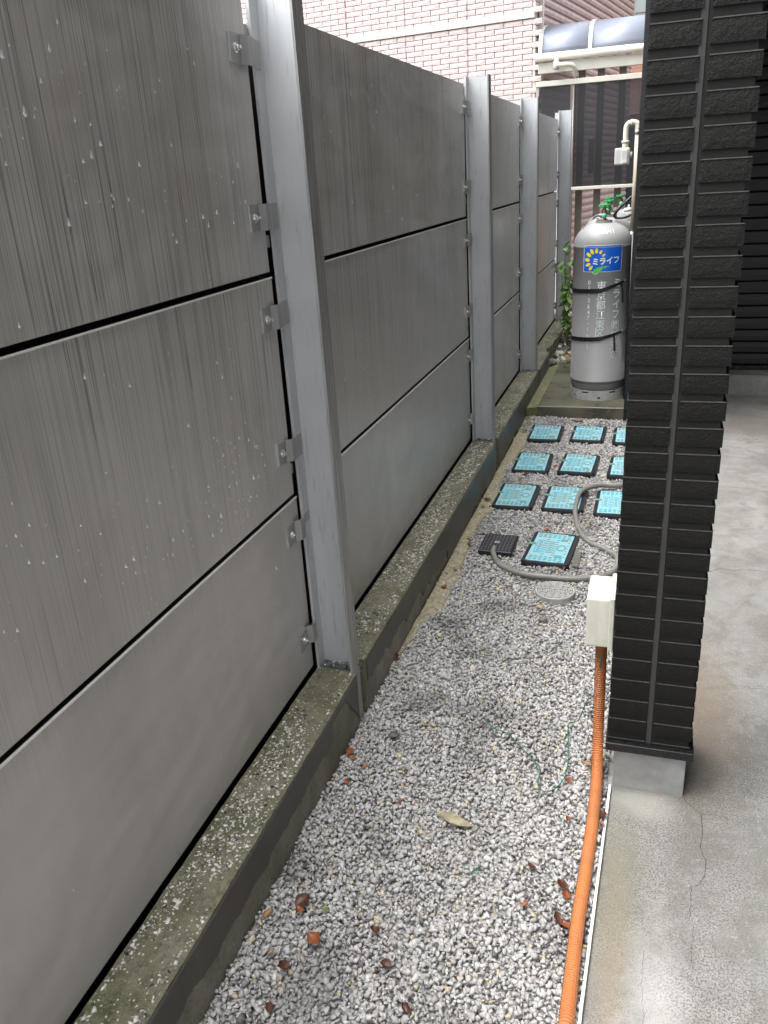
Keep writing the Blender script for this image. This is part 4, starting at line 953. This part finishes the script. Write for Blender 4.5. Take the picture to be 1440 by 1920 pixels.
tube('elbow_pipe', [(px0, py0, 1.74), (px0, py0, 1.765), (px0 - .006, py0, 1.785), (px0 - 0.03, py0, 1.79), (px0 - 0.055, py0, 1.787), (px0 - 0.070, py0, 1.77), (px0 - 0.073, py0, 1.74), (px0 - 0.073, py0, 1.68)], 0.017, 'ivpipe', pp, 14, 0.01)
vtube('coupling', [(px0 - .03, py0, 1.79), (px0 - .042, py0, 1.79)], 0.0205, 'ivpipe', pp)
gm = thing('gas_meter', 'small pale grey gas meter hanging from the ivory pipe loop', 'gas meter', (px0 - 0.088, py0, 1.535))
bm = bmesh.new(); add_box(bm, -0.050, 0.046, -0.030, 0.035, 0.0, 0.105); bevel_all(bm, 0.010, 2); obj('body', bm, 'meter', gm)
bm = bmesh.new(); add_box(bm, -0.004, 0.034, -0.040, -0.020, 0.004, 0.092); bevel_all(bm, 0.004, 2); obj('cover', bm, 'meter', gm)
vtube('neck', [(0.015, 0, 0.10), (0.015, 0, 0.135)], 0.020, 'ivpipe', gm); vtube('collar', [(0.015, 0, 0.135), (0.015, 0, 0.148)], 0.026, 'ivpipe', gm)
vtube('side_port', [(0.046, 0, 0.06), (0.062, 0, 0.06)], 0.018, 'meter', gm); box('panel', (0.002, 0.028, -0.043, -0.039, 0.010, 0.024), 'meter', gm, 0.001)
rg = thing('regulator', 'pale disc shaped gas regulator with white cap beside the tan pipe', 'regulator', (px0 - 0.035, py0 + 0.12, 1.02))
bm = bmesh.new(); add_lathe(bm, [(0.01, -0.02), (0.035, -0.012), (0.045, -0.002), (0.045, 0.003), (0.035, 0.012), (0.012, 0.03), (0.010, 0.04)], 24); r_ = obj('diaphragm', bm, 'meter', rg); r_.rotation_euler = (R(80), 0, R(30))
vtube('knob', [(-0.045, 0, 0.055), (-0.045, 0, 0.095)], 0.020, 'rubber', rg); vtube('cap', [(-0.045, 0, 0.095), (-0.045, 0, 0.108)], 0.021, 'white', rg)
vtube('branch', [(-0.040, 0, 0.085), (0.03, 0, 0.085)], 0.009, 'brass', rg); vtube('branch', [(-0.08, .15, 0.13), (0.03, .15, 0.13)], 0.006, 'white', rg); vtube('valve', [(0.0, 0, 0.05), (0.0, 0, 0.12)], 0.011, 'meter', rg)
bh = tube('black_gas_hose', [(px0 - 0.012, py0 + .06, 1.335), (px0 - 0.045, py0 + .05, 1.305), (px0 - 0.09, py0 + .05, 1.262), (px0 - 0.122, py0 + .05, 1.225), (px0 - 0.125, py0 + .05, 1.205), (px0 - 0.10, py0 + .05, 1.195), (px0 - 0.05, py0 + .05, 1.200), (px0 - 0.01, py0 + .05, 1.215)], 0.0085, 'rubber', None, 10, 0.01)
tag(bh, 'glossy black rubber gas hose bent into a loop beside the tan pipe', 'hose')
hv = thing('hose_valve', 'white plastic valve fitting inside the black hose loop', 'valve', (px0 - 0.035, py0 + .04, 1.245))
vtube('barrel', [(-0.028, 0, 0), (0.02, 0, 0.006)], 0.013, 'white', hv); vtube('lever', [(0, 0, 0), (0.004, 0, 0.035)], 0.006, 'white', hv)
tag(tube('black_gas_hose', [(px0 - .006, py0 - .02, 1.0), (px0 - 0.012, py0 - .03, 0.94), (px0 - 0.022, py0 - .03, 0.895), (px0 - .03, py0 - .02, .87)], 0.010, 'rubber', None, 8), 'short black hose hanging below the regulator', 'hose')
tag(tube('copper_line', [(px0 - .06, py0 + .1, 1.06), (px0 - .055, py0 + .08, 0.98), (px0 - .04, py0 + .03, 0.90), (px0 - .025, py0, 0.86)], 0.0025, 'steel', None, 6), 'thin metal line curving down beside the short black hose', 'pipe')
tag(tube('pigtail_hose', [(-0.35, 6.1, 1.17), (-0.40, 6.2, 1.215), (-0.46, 6.45, 1.19), (-0.49, 6.6, 1.12)], 0.006, 'rubber', None, 8), 'thin black hose arching over the second gas cylinder', 'hose')
tag(tube('pigtail_hose', [(-0.302, 6.36, 1.13), (-0.300, 6.35, 1.20), (-0.302, 6.40, 1.235), (-0.305, 6.45, 1.24)], 0.005, 'rubber', None, 8), 'thin black hose standing upright behind the front cylinder valve', 'hose')
dw = vtube('drain_pipe', [(-0.158, 5.62, -0.02), (-0.158, 5.62, 1.15)], 0.008, 'rubber', None); tag(dw, 'thin black pipe up the house wall behind the front cylinder', 'pipe')

# ------------------------------------------------------------------ screen fence and carport beyond
sf = thing('screen_fence', 'smoked mesh screen in a taupe frame on brown posts behind the gas cylinders', 'screen')
SY = 9.0
box('top_rail', (-1.235, 1.4, SY - 0.03, SY + 0.03, 2.268, 2.315), 'cream', sf, 0.003)
box('bottom_rail', (-0.905, 1.4, SY - 0.03, SY + 0.03, 1.322, 1.352), 'cream', sf, 0.003)
box('mesh_screen', (-1.20, 1.38, SY - 0.004, SY + 0.004, 1.353, 2.267), 'mesh', sf)
box('side_frame', (-1.232, -1.202, SY - 0.02, SY + 0.02, 0.0, 2.267), 'taupe', sf)
box('side_frame', (-0.900, -0.862, SY - 0.025, SY + 0.025, 0.0, 2.266), 'brownpost', sf) 
for x in (-0.81, -0.63, -0.43, -0.20, 0.02, 0.25):
    box('post', (x - 0.033, x + 0.033, 9.12, 9.18, 0.0, 2.44), 'brownpost', sf)
bm = bmesh.new(); add_tube(bm, [V(-0.872, 8.96, 0.3), V(-0.872, 8.96, 2.25)], 0.002, 6); obj('chain', bm, 'steel', sf)
cp_ = thing('carport', 'carport with curved smoked roof sheet and cream gutter behind the screen', 'carport')
prof = [(9.02, 2.555), (9.025, 2.60), (9.045, 2.66), (9.08, 2.71), (9.14, 2.755), (9.24, 2.80), (9.4, 2.84), (9.7, 2.88), (10.3, 2.90)]
xs = [-1.20, -0.735, -0.20, 0.19, 0.65, 1.1]
for a, b in zip(xs, xs[1:]):
    bm = bmesh.new(); A = [bm.verts.new((a + 0.012, y, z)) for y, z in prof]; B = [bm.verts.new((b - 0.012, y, z)) for y, z in prof]
    for i in range(len(prof) - 1): bm.faces.new((A[i], B[i], B[i + 1], A[i + 1]))
    o = obj('roof_sheet', bm, 'poly', cp_, smooth=True); md = o.modifiers.new('s', 'SOLIDIFY'); md.thickness = 0.004
for a in xs:
    bm = bmesh.new(); L = []
    for y, z in prof: L.append([bm.verts.new(q) for q in ((a - .018, y - .006, z + .006), (a + .018, y - .006, z + .006), (a + .018, y + .03, z - .03), (a - .018, y + .03, z - .03))])
    for A, B in zip(L, L[1:]):
        for i in range(4): bm.faces.new((A[i], A[(i + 1) % 4], B[(i + 1) % 4], B[i]))
    bm.faces.new(L[0]); bm.faces.new(list(reversed(L[-1]))); obj('rib', bm, 'cream', cp_)
bm = bmesh.new(); pts = [V(-1.245, 8.985, 2.52), V(1.3, 8.985, 2.52)]; add_tube(bm, pts, 0.036, 16); obj('gutter', bm, 'cream', cp_)
box('beam', (-1.215, 1.3, 9.0, 9.06, 2.385, 2.478), 'cream', cp_, 0.003)
tube('drain_elbow', [(-1.035, 8.96, 2.49), (-1.035, 8.93, 2.455), (-1.02, 8.92, 2.44), (-0.95, 8.91, 2.435), (-0.90, 8.92, 2.43), (-0.87, 8.94, 2.41), (-0.86, 8.98, 2.36), (-0.86, 9.04, 2.34)], 0.022, 'cream', cp_, 12, 0.02)
vtube('drain_collar', [(-1.035, 8.93, 2.47), (-1.035, 8.93, 2.40)], 0.027, 'cream', cp_)

# ------------------------------------------------------------------ pink house
CX, CYY, CA = -1.262, 9.10, R(-9)
pk = thing('pink_brick_house', 'pale pink rock-faced brick house rising behind the fence', 'house', (CX, CYY, 0), CA)
CH, BL = 0.0490, 0.192            # course height, brick length
bx_ = bmesh.new(); add_box(bx_, -7, -0.004, 0.012, 0.20, -0.1, 6.5); obj('wall', bx_, 'pink_joint', pk)
def brick_mesh(L, seed):
    bm = bmesh.new(); nx, nzv = 4, 2; h = CH - 0.006
    vs = [[bm.verts.new((L * i / nx, -0.008 + (0.0 if 0 < i < nx and 0 < j < nzv else 0.003) + random.uniform(-.0008, .0008), h * j / nzv)) for i in range(nx + 1)] for j in range(nzv + 1)]
    for j in range(nzv):
        for i in range(nx): bm.faces.new((vs[j][i], vs[j][i + 1], vs[j + 1][i + 1], vs[j + 1][i]))
    rim = vs[0] + [vs[j][nx] for j in range(1, nzv + 1)] + list(reversed(vs[nzv][:-1])) + [vs[j][0] for j in range(nzv - 1, 0, -1)]
    bk = [bm.verts.new((v.co.x, 0.014, v.co.z)) for v in rim]
    for i in range(len(rim)): j = (i + 1) % len(rim); bm.faces.new((rim[i], rim[j], bk[j], bk[i]))
    return bm
bsrc = [obj('brick', brick_mesh(BL - 0.008, k), 'pink', pk) for k in range(5)]
cand = []; BAND = 2.905
zc = 1.60; r = 0
while zc < 3.75:
    if abs(zc + CH / 2 - BAND) > 0.040:
        off = (r % 4) * BL * 0.5 if r % 2 else 0.0; off = (0.5 * BL if r % 2 else 0.0)
        x = -BL - 0.02 + off - 0.0
        while x > -4.3: cand.append((x, zc)); x -= BL
        cand.append((None, zc)) if off > 0 else None
    zc += CH; r += 1
cv = [c for c in cand if c[0] is not None]
def vis(x, z):
    X = CX + x * math.cos(CA); Y = CYY + x * math.sin(CA)
    t_ = (PX) / X if X < 0 else 9; zline = 1.55 + (z - 1.55) * t_       # height where the sight line crosses the fence plane
    return zline > 1.90 and x > -3.9 and z < 3.45
vb = [c for c in cv if vis(*c)]; vb.sort(key=lambda c: -c[0]); near = vb[:295]; ns = set(near)
for k, c in enumerate(near):
    o = bsrc[k] if k < 5 else inst('brick', bsrc[k % 5], pk)
    o.location = (c[0], 0, c[1])
bm = bmesh.new()
for c in cv:
    if c in ns: continue
    add_box(bm, c[0], c[0] + BL - 0.008, -0.004, 0.014, c[1], c[1] + CH - 0.006)
for c in cand:
    if c[0] is None: add_box(bm, -0.5 * BL - 0.02 + BL * 0.0 , -0.028, -0.004, 0.014, c[1], c[1] + CH - 0.006)
o = obj('far_bricks', bm, 'pink', pk); o['kind'] = 'stuff'
box('band_course', (-6, -0.002, -0.020, 0.011, BAND - 0.03, BAND + 0.03), 'cream', pk, 0.004)
# quoins at the corner
for k in range(52):
    z = 1.3 + CH * k
    if abs(z + CH / 2 - BAND) < 0.052: continue
    box('corner_brick', (-0.020, 0.006, -0.006, 0.13, z, z + CH - 0.006), 'pink', pk, 0.002)
for x in (-0.69, -1.37, -2.05, -2.73): box('panel_joint', (x - 0.003, x + 0.003, -0.0105, 0.013, 1.2, 6.0), 'pink_joint', pk)
box('corner_post', (0.008, 0.045, 0.10, 0.15, 1.0, 5.5), 'cream', pk)
bs = bmesh.new(); prof = [(0, 0), (0.016, 0.008), (0.022, 0.036), (0.010, 0.066), (0.0, 0.072)]
for (a, b), (c, d) in zip(prof, prof[1:]): bs.faces.new([bs.verts.new(q) for q in ((a, 0.16, b), (a, 4.6, b), (c, 4.6, d), (c, 0.16, d))])
b0 = obj('side_board', bs, 'pink_board', pk)
for i in range(52):
    o = b0 if i == 0 else inst('side_board', b0, pk); o.location = (0.003, 0, 0.05 + 0.080 * i)
box('side_wall', (-0.2, 0.002, 0.2, 4.6, -0.1, 6.4), 'pink_joint', pk)
# orange house at the end
oh = thing('orange_brick_house', 'orange brick house end wall seen through the mesh screen', 'house', (0, 14.0, 0))
box('wall', (-1.2, 3.5, 0, 0.3, -0.1, 4.6), 'orange_brick', oh)
wn_ = box('window', (-0.745, 0.3, -0.03, 0.02, 3.43, 4.3), 'cream', oh, 0.004); box('pane', (-0.70, 0.28, -0.045, -0.031, 3.50, 4.28), 'glass', wn_)
box('corner_trim', (-0.80, -0.755, -0.04, 0.02, 2.8, 4.6), 'cream', oh)
bm = bmesh.new(); n_ = 14; fr = []; bk = []
for k in range(n_ + 1):
    a = math.pi * k / n_; fr.append((0.115 * math.cos(a), 0.10 + 0.115 * math.sin(a)))
fr = [(0.115, -0.10)] + fr + [(-0.115, -0.10)]
A = [bm.verts.new((x, -0.10, z)) for x, z in fr]; B = [bm.verts.new((x, 0.0, z)) for x, z in fr]; bm.faces.new(A)
for i in range(len(fr)): j = (i + 1) % len(fr); bm.faces.new((A[i], A[j], B[j], B[i]))
vh = obj('vent_hood', bm, 'vent', oh); vh.location = (-0.515, 0, 2.31)
box('vent_lip', (-0.125, 0.125, -0.12, 0.0, -0.115, -0.1), 'vent', vh)
box('window', (-0.66, 0.6, -0.03, 0.01, 0.6, 2.02), 'navy', oh); box('window_frame', (-0.70, -0.665, -0.04, 0.02, 0.5, 2.05), 'brownpost', oh)
# panel leaning behind the screen
tag(box('wall_box', (-0.765, -0.70, 9.6, 9.64, 1.46, 1.80), 'steel', None, 0.003), 'pale grey flat box on the pink side wall behind the screen', 'box')

# ------------------------------------------------------------------ plant and rubble at the far end of the kerb
pl = thing('leafy_shrub', 'young bright green leafy plant between the fence and the gas cylinder', 'plant', (-0.72, 7.35, 0.05))
st = bmesh.new(); tips = []
for k in range(7):
    dx, dy, hh = random.uniform(-.10, .06), random.uniform(-.12, .12), random.uniform(0.5, 0.92)
    pts = catmull([(0, 0, 0), (dx * .4, dy * .4, hh * .45), (dx, dy, hh)], 0.04); add_tube(st, pts, 0.003, 5); tips.append(pts)
obj('stem', st, 'leaf', pl)
def leaf_mesh():
    bm = bmesh.new(); L = []
    for k in range(6):
        s = k / 5; w = 0.30 * math.sin(math.pi * s ** 0.75) * (1 - 0.15 * s); z = -0.18 * s * s
        L.append([bm.verts.new((s, -w, z + .05 * w)), bm.verts.new((s, 0, z)), bm.verts.new((s, w, z + .05 * w))])
    for A, B in zip(L, L[1:]):
        for i in range(2): bm.faces.new((A[i], A[i + 1], B[i + 1], B[i]))
    return bm
lf0 = obj('leaf', leaf_mesh(), 'leaf', pl, smooth=True, auto='keep')
k = 0
for pts in tips:
    for j in range(13):
        p = pts[random.randrange(len(pts) // 4, len(pts))]
        o = lf0 if k == 0 else inst('leaf', lf0, pl); k += 1; s = random.uniform(0.055, 0.10)
        o.location = p; o.scale = (s, s, s); o.rotation_euler = (R(random.uniform(-25, 25)), R(random.uniform(0, 40)), random.uniform(0, 6.28))
k = 420; x = rng.uniform(-0.80, -0.52, k); y = rng.uniform(6.70, 8.2, k)
z = 0.06 + 0.10 * rng.random(k) * np.clip((y - 6.6), 0, 1); cc = np.where(rng.random((k, 1)) < .25, 0.55, 0.17) * np.array([[1, .97, .8]])
tag(stones('rubble', np.stack([x, y, z], 1), rng.uniform(0.012, 0.045, k), cc * np.ones((k, 3)), 'stone'), 'broken concrete rubble heaped behind the end of the kerb', 'rubble', kind='stuff')
k = 60; x = rng.uniform(-0.775, -0.72, k); y = rng.uniform(5.0, 5.36, k)
tag(stones('rubble', np.stack([x, y, np.full(k, 0.01)], 1), rng.uniform(0.006, 0.02, k), np.full((k, 3), .2) * np.array([[1, .97, .75]]), 'stone'), 'small rubble in the corner between kerb and concrete pad', 'rubble', kind='stuff')

# ------------------------------------------------------------------ litter on the gravel
def stone_piece(name, label, loc, size, rz, mat, seed, pts=26, tilt=0):
    random.seed(seed); bm = bmesh.new()
    for _ in range(pts):
        v = Vector((random.gauss(0, 1), random.gauss(0, 1), random.gauss(0, 1))).normalized() * random.uniform(0.85, 1.1); bm.verts.new((v.x * size[0], v.y * size[1] * (1 if v.x > -0.3 else 0.65), v.z * size[2]))
    bmesh.ops.convex_hull(bm, input=bm.verts); bmesh.ops.delete(bm, geom=[v for v in bm.verts if not v.link_faces], context='VERTS')
    o = obj(name, bm, mat); o.location = loc; o.rotation_euler = (0, R(tilt), R(rz)); return tag(o, label, 'stone')
stone_piece('mortar_fragment', 'long flat lichened stone lying in the middle of the gravel', (-0.413, 1.610, 0.019), (0.056, 0.019, 0.009), -17, 'moss_stone', 3)
stone_piece('brown_pebble', 'rounded brown pebble on the gravel in front of the round cover', (-0.320, 2.668, 0.017), (0.022, 0.013, 0.010), 5, simple('brown_pebble', (0.15, 0.12, 0.09), 0.4), 5)
stone_piece('tan_pebble', 'small tan pebble between round cover and brown pebble', (-0.345, 2.77, 0.016), (0.013, 0.011, 0.009), 5, simple('tan_pebble', (0.42, 0.28, 0.12), 0.4), 6)
stone_piece('flat_stone', 'flat mauve stone on the gravel before the concrete pad', (-0.44, 5.30, 0.02), (0.045, 0.028, 0.010), 20, simple('mauve_stone', (0.22, 0.17, 0.17), 0.5), 8)
stone_piece('dark_stone', 'dark grey stone beside the kerb near the first post', (-0.66, 1.905, 0.016), (0.020, 0.014, 0.009), 20, simple('dark_stone', (0.07, 0.07, 0.075), 0.5), 9)
random.seed(11)
def dead_leaf(loc, s, mat, label, rz=None, curl=0.5, asp=0.5):
    bm = bmesh.new(); n_ = 7; L = []
    jag = [random.uniform(0.75, 1.2) for _ in range(n_ + 1)]
    for k in range(n_ + 1):
        q = k / n_; w = asp * math.sin(math.pi * min(1, q * 0.97 + .02)) ** 0.8 * jag[k]; z = curl * 0.5 * (q - .5) ** 2 * 1.6
        L.append([bm.verts.new((q - .5, -w, z + curl * w * 0.9 + random.uniform(-.04, .04))), bm.verts.new((q - .5, -w * .5, z + curl * w * .25)), bm.verts.new((q - .5, 0, z)), bm.verts.new((q - .5, w * .5, z + curl * w * .25)), bm.verts.new((q - .5, w * random.uniform(.8, 1), z + curl * w * 0.9 + random.uniform(-.04, .04)))])
    for A, B in zip(L, L[1:]):
        for i in range(4): bm.faces.new((A[i], A[i + 1], B[i + 1], B[i]))
    add_tube(bm, [V(-0.5, 0, 0.1), V(-0.66, 0.03, 0.14), V(-0.8, 0.08, 0.12)], 0.018, 4)
    o = obj('fallen_leaf', bm, mat, auto='keep'); o.location = (loc[0], loc[1], loc[2] if len(loc) > 2 else 0.018); o.scale = (s * .8, s * .8, s * .8)
    o.rotation_euler = (R(random.uniform(-25, 25)), R(random.uniform(-20, 20)), R(rz if rz is not None else random.uniform(0, 360)))
    return tag(o, label, 'leaf', 'dead leaves scattered on the gravel')
CAM0 = Matrix.Rotation(R(17.429), 3, 'Z') @ Matrix.Rotation(R(3.262), 3, 'Y') @ Matrix.Rotation(R(67.868), 3, 'X')
def gp(x, y, z=0.018):               # a spot on the ground measured off the photograph
    d = CAM0 @ Vector(((x - 720) / 1543.82, -(y - 960) / 1543.82, -1)); k = (z - 1.55) / d.z
    return (d.x * k, d.y * k, z)
LV = [(655, 1410, .032, 'dry_orange', 'orange leaf against the kerb foot just below the nearest post'), (662, 1422, .022, 'dry_tan', 'tan leaf scrap beside the orange leaf at the nearest post'), (683, 1437, .026, 'dry_orange', 'narrow orange leaf just right of the nearest post foot'),
      (651, 1466, .020, 'dry_orange', 'small orange leaf on gravel below the nearest post'), (643, 1521, .018, 'dry_brown', 'small red brown leaf by the kerb left of the long stone'), (752, 1502, .024, 'dry_orange', 'round rust coloured leaf up and left of the long stone'),
      (568, 1688, .040, 'dry_brown', 'large dark brown curled leaf by the kerb'), (562, 1706, .022, 'dry_orange', 'orange tip leaf under the large dark curled leaf'), (502, 1712, .030, 'dry_tan', 'narrow tan leaf against the kerb base'), (608, 1705, .018, 'dry_green', 'small green leaf right of the large dark leaf'),
      (587, 1762, .036, 'dry_orange', 'bright orange ribbed leaf in the lower left of the gravel'), (531, 1811, .028, 'dry_brown', 'dark brown leaf beside the kerb below the orange ribbed leaf'), (510, 1784, .016, 'dry_tan', 'tiny tan scrap between kerb and dark leaf'), (701, 1744, .026, 'dry_brown', 'brown curled leaf right of the orange ribbed leaf'),
      (723, 1810, .026, 'dry_brown', 'thin dark leaf low in the middle of the gravel'), (506, 1890, .022, 'dry_brown', 'brown leaf at the lowest part of the gravel by the kerb'), (762, 1890, .022, 'dry_brown', 'dark flat leaf near the bottom centre of the gravel'),
      (996, 1625, .026, 'dry_brown', 'upright brown leaf left of the orange conduit'), (1054, 1660, .034, 'dry_brown', 'dark leaf touching the conduit, upper of a pair'), (1062, 1680, .030, 'dry_orange', 'orange brown leaf touching the conduit, lower of a pair'), (1045, 1722, .030, 'dry_brown', 'brown leaf left of the lower conduit'),
      (1060, 1736, .036, 'dry_orange', 'broad rust leaf tucked against the lower conduit'), (985, 1695, .018, 'dry_orange', 'small orange leaf a hand left of the conduit'), (1064, 1536, .020, 'dry_orange', 'orange leaf beside the conduit level with the plinth'), (1068, 1464, .022, 'dry_orange', 'orange leaf right of the green wire loop'),
      (1108, 1433, .042, 'dry_tan', 'long narrow tan leaf leaning on the conduit beside the plinth'), (1114, 1357, .024, 'dry_orange', 'orange leaf near the conduit below the electrical box'), (1100, 1300, .014, 'dry_brown', 'tiny brown leaf under the electrical box'), (1131, 1530, .030, 'dry_brown', 'dark leaf caught between conduit and white strip'),
      (1128, 1546, .018, 'dry_orange', 'orange scrap between conduit and white strip'), (833, 1100, .030, 'dry_orange', 'orange leaf on the kerb footing strip'), (853, 1068, .018, 'dry_orange', 'small orange leaf beyond the footing strip leaf'), (742, 1232, .030, 'dry_brown', 'red brown leaf standing against the kerb'), (880, 1018, .026, 'dry_orange', 'orange leaf left of the black grate'),
      (878, 1008, .018, 'dry_tan', 'yellow scrap beside the leaf left of the black grate'), (913, 937, .040, 'dry_orange', 'orange leaves at the corner of the near row meter box and kerb'), (905, 950, .026, 'dry_orange', 'smaller orange leaf at the kerb by the near row meter box'), (1026, 993, .028, 'dry_orange', 'orange leaf above the lone meter box'),
      (1043, 874, .022, 'dry_orange', 'orange leaf between middle row meter boxes'), (985, 890, .032, 'dry_brown', 'dark leaf in front of the second row kerbside meter box'), (975, 898, .024, 'dry_green', 'yellow green leaf before the second row kerbside meter box'), (1104, 948, .028, 'dry_tan', 'yellow leaf between near row boxes beside the hose'),
      (1058, 1066, .022, 'dry_brown', 'brown leaf at the corner of the lone meter box'), (1148, 808, .014, 'dry_brown', 'tiny brown leaf between far row meter boxes'), (1040, 776, .030, 'dry_orange', 'rust leaf against the front of the concrete pad'), (1082, 643, .0, 'dry_tan', '')]
for x, y, s, m, l in LV:
    if s <= 0: continue
    asp = 0.22 if ('narrow' in l or 'long' in l) else 0.42
    dead_leaf(gp(x, y), s * 1.25, m, l, asp=asp, curl=random.uniform(.3, .8))
lp = dead_leaf((-0.645, 6.72, 0.125), 0.085, 'dry_tan', 'large pale orange leaf on the rubble behind the front cylinder')
tag(tube('twig', [gp(470, 1660 + 0, .02), gp(520, 1645, .03), gp(545, 1638, .03)], 0.0015, 'twig', None, 5), 'thin dark twig against the kerb by the narrow tan leaf', 'twig')
